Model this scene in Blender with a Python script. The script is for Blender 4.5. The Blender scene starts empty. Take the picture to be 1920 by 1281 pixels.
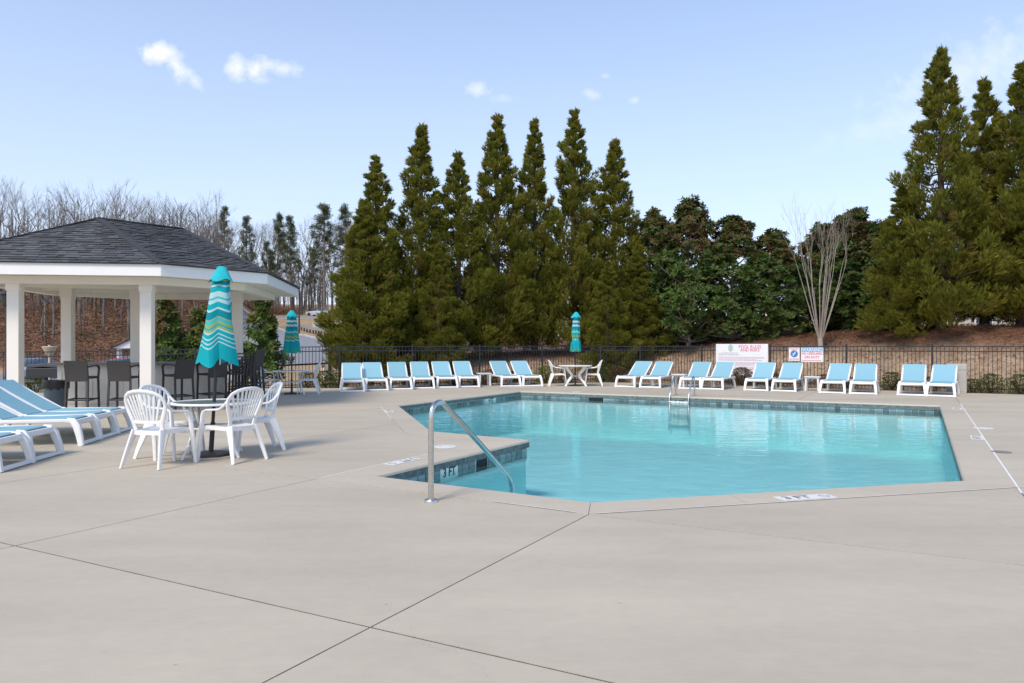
import bpy, bmesh, math, random
from mathutils import Vector, Matrix, geometry, noise
SC = bpy.context.scene
COL = SC.collection
PI = math.pi
# ---------------------------------------------------------------- camera, sky, sun, exposure
cam_d = bpy.data.cameras.new('camera'); cam = bpy.data.objects.new('camera', cam_d); COL.objects.link(cam)
cam.location = (0, 0, 1.4); cam.rotation_euler = (PI/2, 0, 0)
cam_d.sensor_width = 36; cam_d.lens = 1394/1920*36; cam_d.shift_y = 7.5/1920
cam_d.clip_start = 0.1; cam_d.clip_end = 3000
SC.camera = cam
SUN_AZ, SUN_EL = math.radians(212), math.radians(47)      # azimuth clockwise from +Y, behind the camera to the left
sun_d = bpy.data.lights.new('sun', 'SUN'); sun = bpy.data.objects.new('sun', sun_d); COL.objects.link(sun)
sun_d.energy = 1.75; sun_d.angle = math.radians(18); sun_d.color = (1.0, 0.90, 0.76)
sdir = Vector((math.sin(SUN_AZ)*math.cos(SUN_EL), math.cos(SUN_AZ)*math.cos(SUN_EL), math.sin(SUN_EL)))
sun.rotation_euler = sdir.to_track_quat('Z', 'Y').to_euler(); sun.location = sdir*60
SC.view_settings.view_transform = 'Standard'; SC.view_settings.look = 'None'
SC.view_settings.exposure = 0.86; SC.view_settings.gamma = 1
SKY_STRENGTH = 0.134

W = bpy.data.worlds.new('World'); SC.world = W; W.use_nodes = True
nt = W.node_tree; nt.nodes.clear()
def N(t, **kw):
    n = nt.nodes.new(t)
    for k, v in kw.items(): setattr(n, k, v)
    return n
def L(a, b): nt.links.new(a, b)
out = N('ShaderNodeOutputWorld'); bg = N('ShaderNodeBackground'); bg.inputs['Strength'].default_value = SKY_STRENGTH
sky = N('ShaderNodeTexSky', sky_type='NISHITA'); sky.sun_disc = False
sky.sun_elevation = SUN_EL; sky.sun_rotation = SUN_AZ; sky.altitude = 200
sky.air_density = 1.0; sky.dust_density = 0.6; sky.ozone_density = 3.2
L(bg.outputs[0], out.inputs[0])
tc = N('ShaderNodeTexCoord')
sep = N('ShaderNodeSeparateXYZ'); L(tc.outputs['Generated'], sep.inputs[0])
def M(op, a, b=None, c=None, clamp=False):
    n = N('ShaderNodeMath', operation=op); n.use_clamp = clamp
    for i, x in enumerate((a, b, c)):
        if x is None: continue
        if isinstance(x, (int, float)): n.inputs[i].default_value = x
        else: L(x, n.inputs[i])
    return n.outputs[0]
yy = M('MAXIMUM', sep.outputs[1], 0.02)
px_ = M('DIVIDE', sep.outputs[0], yy); pz_ = M('DIVIDE', sep.outputs[2], yy)
comb = N('ShaderNodeCombineXYZ'); L(px_, comb.inputs[0]); L(pz_, comb.inputs[1])
nz = N('ShaderNodeTexNoise'); nz.inputs['Scale'].default_value = 44; nz.inputs['Detail'].default_value = 6; nz.inputs['Roughness'].default_value = .58
L(comb.outputs[0], nz.inputs['Vector'])
nzc = M('SUBTRACT', nz.outputs[0], 0.5)
def cloud(cx, cy, rx, ry, ang, dens, rag=2.1):
    a = math.radians(ang); ca, sa = math.cos(a), math.sin(a)
    dx = M('SUBTRACT', px_, cx); dy = M('SUBTRACT', pz_, cy)
    u = M('DIVIDE', M('ADD', M('MULTIPLY', dx, ca), M('MULTIPLY', dy, sa)), rx)
    v = M('DIVIDE', M('SUBTRACT', M('MULTIPLY', dy, ca), M('MULTIPLY', dx, sa)), ry)
    d = M('SQRT', M('ADD', M('MULTIPLY', u, u), M('MULTIPLY', v, v)))
    e = M('ADD', M('SUBTRACT', 1.0, d), M('MULTIPLY', nzc, rag))
    return M('MULTIPLY', M('MULTIPLY', M('MAXIMUM', e, 0.0), 1.05, clamp=True), dens)
cl = [cloud(-.474, .391, .028, .021, -10, .95), cloud(-.452, .377, .036, .016, -42, .85), cloud(-.43, .36, .024, .009, -45, .45),
      cloud(-.368, .374, .022, .020, 0, .75), cloud(-.342, .373, .033, .017, 0, .8), cloud(-.307, .373, .026, .013, -8, .55),
      cloud(-.338, .358, .017, .008, 0, .4), cloud(-.046, .343, .020, .013, 0, .5), cloud(-.012, .332, .022, .008, 0, .25),
      cloud(.106, .339, .015, .008, -15, .35), cloud(.125, .363, .008, .006, 0, .3), cloud(.165, .330, .010, .006, 10, .35),
      cloud(.62, .37, .16, .05, 25, .35, 2.2), cloud(.52, .30, .12, .025, 15, .22, 2.2)]
tot = cl[0]
for c in cl[1:]: tot = M('MAXIMUM', tot, c)
front = M('GREATER_THAN', sep.outputs[1], 0.05)
tot = M('MULTIPLY', tot, front)
# thin high haze that whitens the sky towards the horizon, all the way round
hz = M('POWER', M('SUBTRACT', 1.0, M('MAXIMUM', sep.outputs[2], 0.0), clamp=True), 2.0)
HAZE = (3.25, 3.55, 4.35, 1)
mix1 = N('ShaderNodeMix', data_type='RGBA'); L(M('MULTIPLY', hz, 0.90), mix1.inputs['Factor'])
L(sky.outputs[0], mix1.inputs['A']); mix1.inputs['B'].default_value = HAZE
mix2 = N('ShaderNodeMix', data_type='RGBA'); L(tot, mix2.inputs['Factor'])
L(mix1.outputs['Result'], mix2.inputs['A']); mix2.inputs['B'].default_value = (4.5, 4.6, 4.75, 1)
L(mix2.outputs['Result'], bg.inputs['Color'])

# ---------------------------------------------------------------- helpers
def V(*a): return Vector(a)
def lerp(a, b, t): return a + (b-a)*t
def smooth01(t):
    t = max(0.0, min(1.0, t)); return t*t*(3-2*t)
def interp(x, pts):
    if x <= pts[0][0]: return pts[0][1]
    for (a, b), (c, d) in zip(pts, pts[1:]):
        if x <= c: return lerp(b, d, (x-a)/(c-a))
    return pts[-1][1]
def sx(px, Y): return (px-960)/1394*Y       # lateral metres of a bearing at distance Y

class MB:
    def __init__(s): s.v = []; s.f = []; s.m = []; s.c = None; s.uv = None
    def add(s, vs, fs, mi=0):
        o = len(s.v); s.v += [tuple(p) for p in vs]
        for f in fs: s.f.append(tuple(i+o for i in f)); s.m.append(mi)
    def box(s, c, d, mi=0, mat=None):
        x, y, z = d[0]/2, d[1]/2, d[2]/2
        vs = [V(a*x, b*y, e*z) for e in (-1, 1) for b in (-1, 1) for a in (-1, 1)]
        vs = [(mat @ p if mat else p) + V(*c) for p in vs]
        s.add(vs, [(0, 2, 3, 1), (4, 5, 7, 6), (0, 1, 5, 4), (2, 6, 7, 3), (0, 4, 6, 2), (1, 3, 7, 5)], mi)
    def bbox(s, c, d, b=.01, mat=None, seg=2):
        bm = bmesh.new(); bmesh.ops.create_cube(bm, size=1)
        for v in bm.verts: v.co = V(v.co.x*d[0], v.co.y*d[1], v.co.z*d[2])
        bmesh.ops.bevel(bm, geom=bm.edges[:], offset=b, segments=seg, profile=.6, affect='EDGES')
        bm.verts.index_update()
        s.add([(mat @ v.co if mat else v.co.copy()) + V(*c) for v in bm.verts], [[v.index for v in f.verts] for f in bm.faces]); bm.free()
    def prism(s, poly, z0, z1, mi=0):
        n = len(poly)
        vs = [(p[0], p[1], z0) for p in poly] + [(p[0], p[1], z1) for p in poly]
        fs = [tuple(range(n-1, -1, -1)), tuple(range(n, 2*n))] + [(i, (i+1) % n, n+(i+1) % n, n+i) for i in range(n)]
        s.add(vs, fs, mi)
    def sweep(s, pts, w, t, nrm=(0, 0, 1), n=8, mi=0, sq=1.0, cap=True):
        pts = [Vector(p) for p in pts]; k = len(pts); vs = []
        fn = nrm if callable(nrm) else (lambda i: nrm)
        for i, p in enumerate(pts):
            T = (pts[min(i+1, k-1)] - pts[max(i-1, 0)]).normalized(); Nn = Vector(fn(i))
            S = T.cross(Nn)
            if S.length < 1e-4: S = T.cross(V(1, 0, .01))
            S.normalize(); Nn = S.cross(T)
            wi = w[i] if isinstance(w, (list, tuple)) else w; ti = t[i] if isinstance(t, (list, tuple)) else t
            for j in range(n):
                a = 2*PI*(j+.5)/n; ca, sa = math.cos(a), math.sin(a)
                if n == 4: ca, sa = (1 if ca > 0 else -1), (1 if sa > 0 else -1)
                elif sq < 1: ca, sa = math.copysign(abs(ca)**sq, ca), math.copysign(abs(sa)**sq, sa)
                vs.append(p + S*(wi/2*ca) + Nn*(ti/2*sa))
        fs = []
        for i in range(k-1):
            for j in range(n): fs.append((i*n+j, i*n+(j+1) % n, (i+1)*n+(j+1) % n, (i+1)*n+j))
        if cap: fs += [tuple(range(n-1, -1, -1)), tuple((k-1)*n+j for j in range(n))]
        s.add(vs, fs, mi)
    def tube(s, pts, r, n=8, mi=0):
        d = [2*x for x in r] if isinstance(r, (list, tuple)) else 2*r
        s.sweep(pts, d, d, (.31, .17, .93), n, mi)
    def revolve(s, prof, n=24, c=(0, 0, 0), mi=0):
        vs = []; fs = []
        for r, z in prof:
            for j in range(n): a = 2*PI*j/n; vs.append((c[0]+r*math.cos(a), c[1]+r*math.sin(a), c[2]+z))
        for i in range(len(prof)-1):
            for j in range(n): fs.append((i*n+j, i*n+(j+1) % n, (i+1)*n+(j+1) % n, (i+1)*n+j))
        fs += [tuple(range(n-1, -1, -1)), tuple((len(prof)-1)*n+j for j in range(n))]
        s.add(vs, fs, mi)
    def mesh(s, name, mats, smooth=False):
        me = bpy.data.meshes.new(name); me.from_pydata(s.v, [], s.f)
        for m in (mats if isinstance(mats, (list, tuple)) else [mats]): me.materials.append(m)
        if max(s.m, default=0) > 0: me.polygons.foreach_set('material_index', s.m)
        if s.c is not None:
            a = me.color_attributes.new('tint', 'FLOAT_COLOR', 'POINT')
            a.data.foreach_set('color', [x for c in s.c for x in (c[0], c[1], c[2], 1.0)])
        if s.uv is not None:
            u = me.uv_layers.new(name='uv'); li = [0]*len(me.loops); me.loops.foreach_get('vertex_index', li)
            u.data.foreach_set('uv', [x for i in li for x in s.uv[i]])
        if smooth:
            me.polygons.foreach_set('use_smooth', [True]*len(me.polygons))
            try: me.set_sharp_from_angle(angle=math.radians(38))
            except Exception: pass
        me.update(); return me
    def build(s, name, mats, parent=None, smooth=False):
        return link(name, s.mesh(name, mats, smooth), parent)
def link(name, data, parent=None):
    o = bpy.data.objects.new(name, data); COL.objects.link(o)
    if parent: o.parent = parent
    return o
def tag(o, label=None, cat=None, group=None, kind=None):
    if label: o['label'] = label
    if cat: o['category'] = cat
    if group: o['group'] = group
    if kind: o['kind'] = kind
    return o
def empty(name, loc=(0, 0, 0), rz=0, label=None, cat=None, group=None, kind=None):
    o = bpy.data.objects.new(name, None); COL.objects.link(o); o.empty_display_size = .1
    o.location = loc; o.rotation_euler = (0, 0, rz)
    return tag(o, label, cat, group, kind)
def copy_tree(o, parent=None):
    c = o.copy(); COL.objects.link(c); c.parent = parent
    for ch in o.children: copy_tree(ch, c)
    return c
class Stamp:                       # first use moves the prototype itself, later uses copy it
    def __init__(s, proto): s.p = proto; s.used = False
    def put(s, loc, rz, label, group=None, scale=None):
        o = copy_tree(s.p) if s.used else s.p
        s.used = True
        o.location = loc; o.rotation_euler = (0, 0, rz); o['label'] = label
        if group: o['group'] = group
        elif 'group' in o: del o['group']
        if scale: o.scale = scale if isinstance(scale, (tuple, list)) else (scale,)*3
        return o
def face(deg): return math.radians(deg-90)     # things are built facing +Y; turn them to a compass of degrees from +X

# ---------------------------------------------------------------- materials
def new_mat(name):
    m = bpy.data.materials.new(name); m.use_nodes = True
    return m, m.node_tree, m.node_tree.nodes['Principled BSDF']
def mat(name, col, rough=.5, metal=0, noise_s=None, amt=.15, bump=0, bump_s=None, spec=.5, coat=0, objrand=0, trans=None, detail=5):
    m, t, b = new_mat(name)
    b.inputs['Roughness'].default_value = rough; b.inputs['Metallic'].default_value = metal
    b.inputs['Specular IOR Level'].default_value = spec
    if coat: b.inputs['Coat Weight'].default_value = coat
    b.inputs['Base Color'].default_value = (*col, 1)
    tcn = t.nodes.new('ShaderNodeTexCoord')
    src = None
    if noise_s:
        nz = t.nodes.new('ShaderNodeTexNoise'); nz.inputs['Scale'].default_value = noise_s; nz.inputs['Detail'].default_value = detail
        nz.inputs['Roughness'].default_value = .65
        t.links.new(tcn.outputs['Object'], nz.inputs['Vector'])
        mx = t.nodes.new('ShaderNodeMix'); mx.data_type = 'RGBA'
        mx.inputs['A'].default_value = (*[c*(1-amt) for c in col], 1); mx.inputs['B'].default_value = (*[min(1, c*(1+amt)) for c in col], 1)
        rm = t.nodes.new('ShaderNodeMapRange'); rm.inputs[1].default_value = .3; rm.inputs[2].default_value = .7
        t.links.new(nz.outputs[0], rm.inputs[0]); t.links.new(rm.outputs[0], mx.inputs['Factor']); src = mx.outputs['Result']
    if objrand:
        oi = t.nodes.new('ShaderNodeObjectInfo'); ge = t.nodes.new('ShaderNodeNewGeometry')
        ad = t.nodes.new('ShaderNodeMath'); ad.operation = 'ADD'; t.links.new(oi.outputs['Random'], ad.inputs[0]); t.links.new(ge.outputs['Random Per Island'], ad.inputs[1])
        fr = t.nodes.new('ShaderNodeMath'); fr.operation = 'FRACT'; t.links.new(ad.outputs[0], fr.inputs[0])
        mr = t.nodes.new('ShaderNodeMapRange'); mr.inputs[3].default_value = 1-objrand; mr.inputs[4].default_value = 1+objrand
        t.links.new(fr.outputs[0], mr.inputs[0])
        mu = t.nodes.new('ShaderNodeMix'); mu.data_type = 'RGBA'; mu.blend_type = 'MULTIPLY'; mu.inputs['Factor'].default_value = 1
        if src: t.links.new(src, mu.inputs['A'])
        else: mu.inputs['A'].default_value = (*col, 1)
        t.links.new(mr.outputs[0], mu.inputs['B']); src = mu.outputs['Result']
    if src: t.links.new(src, b.inputs['Base Color'])
    if bump:
        n2 = t.nodes.new('ShaderNodeTexNoise'); n2.inputs['Scale'].default_value = bump_s or 60; n2.inputs['Detail'].default_value = 4
        t.links.new(tcn.outputs['Object'], n2.inputs['Vector'])
        bp = t.nodes.new('ShaderNodeBump'); bp.inputs['Strength'].default_value = bump; bp.inputs['Distance'].default_value = .01
        t.links.new(n2.outputs[0], bp.inputs['Height']); t.links.new(bp.outputs[0], b.inputs['Normal'])
    return m
def leaf_mat(name, rough=.55, spec=.3, transl=.35, gain=1.0):
    m, t, b = new_mat(name)
    at = t.nodes.new('ShaderNodeAttribute'); at.attribute_name = 'tint'
    b.inputs['Roughness'].default_value = rough; b.inputs['Specular IOR Level'].default_value = spec
    t.links.new(at.outputs['Color'], b.inputs['Base Color'])
    tr = t.nodes.new('ShaderNodeBsdfTranslucent'); t.links.new(at.outputs['Color'], tr.inputs[0])
    mx = t.nodes.new('ShaderNodeMixShader'); mx.inputs[0].default_value = transl
    t.links.new(b.outputs[0], mx.inputs[1]); t.links.new(tr.outputs[0], mx.inputs[2])
    t.links.new(mx.outputs[0], t.nodes['Material Output'].inputs[0])
    return m
def attr_mat(name, rough=.9, noise_s=3, amt=.3, bump=.5, bump_s=20):
    m, t, b = new_mat(name); b.inputs['Roughness'].default_value = rough; b.inputs['Specular IOR Level'].default_value = .15
    at = t.nodes.new('ShaderNodeAttribute'); at.attribute_name = 'tint'
    tcn = t.nodes.new('ShaderNodeTexCoord'); cols = at.outputs['Color']
    for sc, am in ((noise_s, amt), (noise_s*7, amt*.9), (noise_s*.12, amt*.6)):
        nz = t.nodes.new('ShaderNodeTexNoise'); nz.inputs['Scale'].default_value = sc; nz.inputs['Detail'].default_value = 6; nz.inputs['Roughness'].default_value = .7
        t.links.new(tcn.outputs['Object'], nz.inputs['Vector'])
        mr = t.nodes.new('ShaderNodeMapRange'); mr.inputs[1].default_value = .3; mr.inputs[2].default_value = .7; mr.inputs[3].default_value = 1-am; mr.inputs[4].default_value = 1+am
        t.links.new(nz.outputs[0], mr.inputs[0])
        mu = t.nodes.new('ShaderNodeMix'); mu.data_type = 'RGBA'; mu.blend_type = 'MULTIPLY'; mu.inputs['Factor'].default_value = 1
        t.links.new(cols, mu.inputs['A']); t.links.new(mr.outputs[0], mu.inputs['B']); cols = mu.outputs['Result']
    t.links.new(cols, b.inputs['Base Color'])
    n2 = t.nodes.new('ShaderNodeTexNoise'); n2.inputs['Scale'].default_value = bump_s; n2.inputs['Detail'].default_value = 6
    t.links.new(tcn.outputs['Object'], n2.inputs['Vector'])
    bp = t.nodes.new('ShaderNodeBump'); bp.inputs['Strength'].default_value = bump; bp.inputs['Distance'].default_value = .05
    t.links.new(n2.outputs[0], bp.inputs['Height']); t.links.new(bp.outputs[0], b.inputs['Normal'])
    return m
def concrete_mat(name, col, stain=.10):
    m, t, b = new_mat(name); b.inputs['Roughness'].default_value = .82; b.inputs['Specular IOR Level'].default_value = .25
    tcn = t.nodes.new('ShaderNodeTexCoord')
    rgb = t.nodes.new('ShaderNodeRGB'); rgb.outputs[0].default_value = (*col, 1); cols = rgb.outputs[0]
    oi = t.nodes.new('ShaderNodeObjectInfo')
    mr = t.nodes.new('ShaderNodeMapRange'); mr.inputs[3].default_value = .975; mr.inputs[4].default_value = 1.025; t.links.new(oi.outputs['Random'], mr.inputs[0])
    mu = t.nodes.new('ShaderNodeMix'); mu.data_type = 'RGBA'; mu.blend_type = 'MULTIPLY'; mu.inputs['Factor'].default_value = 1
    t.links.new(cols, mu.inputs['A']); t.links.new(mr.outputs[0], mu.inputs['B']); cols = mu.outputs['Result']
    mp = t.nodes.new('ShaderNodeMapping'); mp.inputs['Rotation'].default_value = (0, 0, math.radians(-28)); mp.inputs['Scale'].default_value = (.35, 1.5, 1)
    t.links.new(tcn.outputs['Object'], mp.inputs[0])
    for sc, am, vec in ((.9, stain, mp.outputs[0]), (.35, stain*.8, tcn.outputs['Object']), (9, .035, tcn.outputs['Object']), (140, .05, tcn.outputs['Object'])):
        nz = t.nodes.new('ShaderNodeTexNoise'); nz.inputs['Scale'].default_value = sc; nz.inputs['Detail'].default_value = 5; nz.inputs['Roughness'].default_value = .6
        t.links.new(vec, nz.inputs['Vector'])
        mr = t.nodes.new('ShaderNodeMapRange'); mr.inputs[1].default_value = .3; mr.inputs[2].default_value = .7; mr.inputs[3].default_value = 1-am; mr.inputs[4].default_value = 1+am*.6
        t.links.new(nz.outputs[0], mr.inputs[0])
        mu = t.nodes.new('ShaderNodeMix'); mu.data_type = 'RGBA'; mu.blend_type = 'MULTIPLY'; mu.inputs['Factor'].default_value = 1
        t.links.new(cols, mu.inputs['A']); t.links.new(mr.outputs[0], mu.inputs['B']); cols = mu.outputs['Result']
    # scattered dark specks and drips with a shape of their own
    vo = t.nodes.new('ShaderNodeTexVoronoi'); vo.inputs['Scale'].default_value = 2.3; t.links.new(tcn.outputs['Object'], vo.inputs['Vector'])
    ms = t.nodes.new('ShaderNodeMapRange'); ms.inputs[1].default_value = .012; ms.inputs[2].default_value = .03; ms.inputs[3].default_value = .72; ms.inputs[4].default_value = 1
    t.links.new(vo.outputs['Distance'], ms.inputs[0])
    mu = t.nodes.new('ShaderNodeMix'); mu.data_type = 'RGBA'; mu.blend_type = 'MULTIPLY'; mu.inputs['Factor'].default_value = 1
    t.links.new(cols, mu.inputs['A']); t.links.new(ms.outputs[0], mu.inputs['B']); cols = mu.outputs['Result']
    v2 = t.nodes.new('ShaderNodeTexVoronoi'); v2.feature = 'DISTANCE_TO_EDGE'; v2.inputs['Scale'].default_value = .23
    nd = t.nodes.new('ShaderNodeTexNoise'); nd.inputs['Scale'].default_value = 1.7; nd.inputs['Detail'].default_value = 6; t.links.new(tcn.outputs['Object'], nd.inputs['Vector'])
    vm = t.nodes.new('ShaderNodeVectorMath'); vm.operation = 'MULTIPLY_ADD'; vm.inputs[1].default_value = (.9, .9, 0); t.links.new(nd.outputs['Color'], vm.inputs[0]); t.links.new(tcn.outputs['Object'], vm.inputs[2])
    t.links.new(vm.outputs[0], v2.inputs['Vector'])
    mc = t.nodes.new('ShaderNodeMapRange'); mc.inputs[1].default_value = .0004; mc.inputs[2].default_value = .0016; mc.inputs[3].default_value = .94; mc.inputs[4].default_value = 1
    t.links.new(v2.outputs[0], mc.inputs[0])
    mu = t.nodes.new('ShaderNodeMix'); mu.data_type = 'RGBA'; mu.blend_type = 'MULTIPLY'; mu.inputs['Factor'].default_value = 1
    t.links.new(cols, mu.inputs['A']); t.links.new(mc.outputs[0], mu.inputs['B']); cols = mu.outputs['Result']
    mq = t.nodes.new('ShaderNodeMapping'); mq.inputs['Rotation'].default_value = (0, 0, math.radians(-28)); mq.inputs['Scale'].default_value = (6, 130, 1); t.links.new(tcn.outputs['Object'], mq.inputs[0])
    nb = t.nodes.new('ShaderNodeTexNoise'); nb.inputs['Scale'].default_value = 1; nb.inputs['Detail'].default_value = 2; t.links.new(mq.outputs[0], nb.inputs['Vector'])
    mb_ = t.nodes.new('ShaderNodeMapRange'); mb_.inputs[3].default_value = .93; mb_.inputs[4].default_value = 1.06; t.links.new(nb.outputs[0], mb_.inputs[0])
    mu = t.nodes.new('ShaderNodeMix'); mu.data_type = 'RGBA'; mu.blend_type = 'MULTIPLY'; mu.inputs['Factor'].default_value = 1
    t.links.new(cols, mu.inputs['A']); t.links.new(mb_.outputs[0], mu.inputs['B']); cols = mu.outputs['Result']
    t.links.new(cols, b.inputs['Base Color'])
    n2 = t.nodes.new('ShaderNodeTexNoise'); n2.inputs['Scale'].default_value = 180; n2.inputs['Detail'].default_value = 3
    t.links.new(tcn.outputs['Object'], n2.inputs['Vector'])
    bp = t.nodes.new('ShaderNodeBump'); bp.inputs['Strength'].default_value = .25; bp.inputs['Distance'].default_value = .004
    t.links.new(n2.outputs[0], bp.inputs['Height']); t.links.new(bp.outputs[0], b.inputs['Normal'])
    return m
def water_mat():
    m = bpy.data.materials.new('pool_water'); m.use_nodes = True; t = m.node_tree; t.nodes.clear()
    o = t.nodes.new('ShaderNodeOutputMaterial'); tcn = t.nodes.new('ShaderNodeTexCoord')
    mp = t.nodes.new('ShaderNodeMapping'); mp.inputs['Scale'].default_value = (1.0, 1.7, 1); mp.inputs['Rotation'].default_value = (0, 0, math.radians(8))
    t.links.new(tcn.outputs['Object'], mp.inputs[0])
    n1 = t.nodes.new('ShaderNodeTexNoise'); n1.inputs['Scale'].default_value = 2.0; n1.inputs['Detail'].default_value = 3; n1.inputs['Distortion'].default_value = .4
    n2 = t.nodes.new('ShaderNodeTexNoise'); n2.inputs['Scale'].default_value = 8.5; n2.inputs['Detail'].default_value = 3
    for n in (n1, n2): t.links.new(mp.outputs[0], n.inputs['Vector'])
    ad = t.nodes.new('ShaderNodeMath'); ad.operation = 'MULTIPLY_ADD'; ad.inputs[1].default_value = .16
    t.links.new(n2.outputs[0], ad.inputs[0]); t.links.new(n1.outputs[0], ad.inputs[2])
    bp = t.nodes.new('ShaderNodeBump'); bp.inputs['Strength'].default_value = .20; bp.inputs['Distance'].default_value = .05
    t.links.new(ad.outputs[0], bp.inputs['Height'])
    fr = t.nodes.new('ShaderNodeFresnel'); fr.inputs['IOR'].default_value = 1.33; t.links.new(bp.outputs[0], fr.inputs['Normal'])
    gl = t.nodes.new('ShaderNodeBsdfGlossy'); gl.inputs['Roughness'].default_value = .02; t.links.new(bp.outputs[0], gl.inputs['Normal'])
    tr = t.nodes.new('ShaderNodeBsdfTransparent'); tr.inputs[0].default_value = (.85, .965, .98, 1)
    mx = t.nodes.new('ShaderNodeMixShader'); t.links.new(fr.outputs[0], mx.inputs[0]); t.links.new(tr.outputs[0], mx.inputs[1]); t.links.new(gl.outputs[0], mx.inputs[2])
    t.links.new(mx.outputs[0], o.inputs[0]); return m
def stripes_mat(name, stops, rough=.85):
    m, t, b = new_mat(name); b.inputs['Roughness'].default_value = rough; b.inputs['Specular IOR Level'].default_value = .15
    uv = t.nodes.new('ShaderNodeUVMap'); uv.uv_map = 'uv'; sp = t.nodes.new('ShaderNodeSeparateXYZ'); t.links.new(uv.outputs[0], sp.inputs[0])
    cr = t.nodes.new('ShaderNodeValToRGB'); cr.color_ramp.interpolation = 'CONSTANT'
    e = cr.color_ramp.elements
    e[0].position = 0; e[0].color = (*stops[0][1], 1); e[1].position = stops[1][0]; e[1].color = (*stops[1][1], 1)
    for p, c in stops[2:]: x = e.new(p); x.color = (*c, 1)
    t.links.new(sp.outputs[1], cr.inputs[0])
    tr = t.nodes.new('ShaderNodeBsdfTranslucent'); t.links.new(cr.outputs[0], tr.inputs[0]); t.links.new(cr.outputs[0], b.inputs['Base Color'])
    mx = t.nodes.new('ShaderNodeMixShader'); mx.inputs[0].default_value = .25
    t.links.new(b.outputs[0], mx.inputs[1]); t.links.new(tr.outputs[0], mx.inputs[2]); t.links.new(mx.outputs[0], t.nodes['Material Output'].inputs[0])
    return m
def glass_mat(name, tint, mixf=.25):
    m = bpy.data.materials.new(name); m.use_nodes = True; t = m.node_tree; t.nodes.clear(); o = t.nodes.new('ShaderNodeOutputMaterial')
    gl = t.nodes.new('ShaderNodeBsdfGlossy'); gl.inputs['Roughness'].default_value = .12
    tr = t.nodes.new('ShaderNodeBsdfTransparent'); tr.inputs[0].default_value = (*tint, 1)
    fr = t.nodes.new('ShaderNodeFresnel'); fr.inputs['IOR'].default_value = 1.5
    mx = t.nodes.new('ShaderNodeMixShader'); t.links.new(fr.outputs[0], mx.inputs[0]); t.links.new(tr.outputs[0], mx.inputs[1]); t.links.new(gl.outputs[0], mx.inputs[2])
    df = t.nodes.new('ShaderNodeBsdfDiffuse'); df.inputs[0].default_value = (.35, .45, .43, 1)
    m2 = t.nodes.new('ShaderNodeMixShader'); m2.inputs[0].default_value = mixf; t.links.new(mx.outputs[0], m2.inputs[1]); t.links.new(df.outputs[0], m2.inputs[2])
    t.links.new(m2.outputs[0], o.inputs[0]); return m

M_DECK = concrete_mat('deck_concrete', (.515, .450, .352), .10)
M_COPE = concrete_mat('coping_concrete', (.53, .464, .366), .08)
M_COPE_EDGE = mat('coping_edge_shaded', (.12, .15, .145), .9, noise_s=14, amt=.5, bump=.8, bump_s=40)  # rough grey-green nose; the shade on the bullnose is put into this dark colour
M_DIRT = mat('joint_filler', (.12, .108, .095), .95, noise_s=5, amt=.6)
M_CAULK = mat('white_sealant', (.76, .75, .72), .7, noise_s=8, amt=.1)
M_TILE = mat('glazed_blue_grey_tile', (.16, .215, .22), .25, objrand=.5, noise_s=12, amt=.3)
M_GROUT = mat('grout', (.62, .66, .66), .8)
M_WHITE_TILE = mat('white_depth_tile', (.74, .74, .72), .45, noise_s=20, amt=.06)
M_WORN_TILE = mat('worn_deck_marker', (.70, .69, .65), .7, noise_s=30, amt=.12)
M_BLACK_INK = mat('black_print', (.03, .03, .035), .6, noise_s=60, amt=.5)
M_FADED_INK = mat('faded_print', (.20, .19, .19), .7, noise_s=60, amt=.5)
M_PLASTER = mat('pool_plaster', (.52, .90, .93), .8, noise_s=1.2, amt=.06)
M_DARK = mat('dark_void', (.012, .014, .016), .8)
M_WATER = water_mat()
M_STEEL = mat('brushed_steel', (.62, .61, .59), .24, metal=1, noise_s=30, amt=.12)
M_PLASTIC = mat('white_resin', (.83, .82, .80), .42, noise_s=6, amt=.04, bump=.04, bump_s=200)
M_PLASTIC_OLD = mat('old_white_resin', (.72, .715, .70), .5, noise_s=6, amt=.06)
M_SLING = mat('blue_sling_mesh', (.245, .455, .53), .75, objrand=.07, noise_s=90, amt=.10, bump=.25, bump_s=350, spec=.2)
M_DKSLING = mat('sling_edge_strap', (.10, .16, .18), .8)
M_WICKER = mat('charcoal_wicker', (.050, .047, .046), .75, noise_s=120, amt=.35, bump=.5, bump_s=160)
M_BLACKMET = mat('black_powder_coat', (.022, .024, .028), .45, spec=.5)
M_FENCE = mat('black_aluminium', (.018, .02, .024), .42)
M_WHITE_PAINT = mat('white_trim_paint', (.82, .80, .765), .5, noise_s=3, amt=.03)
M_COLUMN = mat('cream_column_paint', (.80, .755, .68), .55, noise_s=2, amt=.03)
M_SOFFIT = mat('cream_soffit_paint', (.80, .76, .67), .6, noise_s=2, amt=.03)
M_BARWALL = mat('bar_wall_paint', (.76, .71, .63), .6, noise_s=3, amt=.03)
M_GRANITE = mat('grey_granite', (.20, .20, .205), .25, noise_s=120, amt=.6)
M_SHINGLE = mat('charcoal_shingle', (.082, .085, .089), .9, objrand=.40, noise_s=60, amt=.35, bump=.4, bump_s=150)
M_RIDGE = mat('ridge_shingle', (.045, .048, .053), .9, noise_s=50, amt=.3)
M_GLASS = glass_mat('table_glass', (.62, .72, .70))
M_CARGLASS = mat('car_glass', (.03, .04, .05), .08, spec=.8)
M_RUBBER = mat('tyre_rubber', (.02, .02, .02), .8)
M_ASPHALT = mat('old_asphalt', (.235, .235, .25), .9, noise_s=2, amt=.1, bump=.3, bump_s=50)
M_KERB = mat('kerb_concrete', (.50, .48, .44), .85, noise_s=3, amt=.12)
M_BARK = mat('grey_bark', (.17, .145, .125), .9, noise_s=3, amt=.35)
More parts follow.
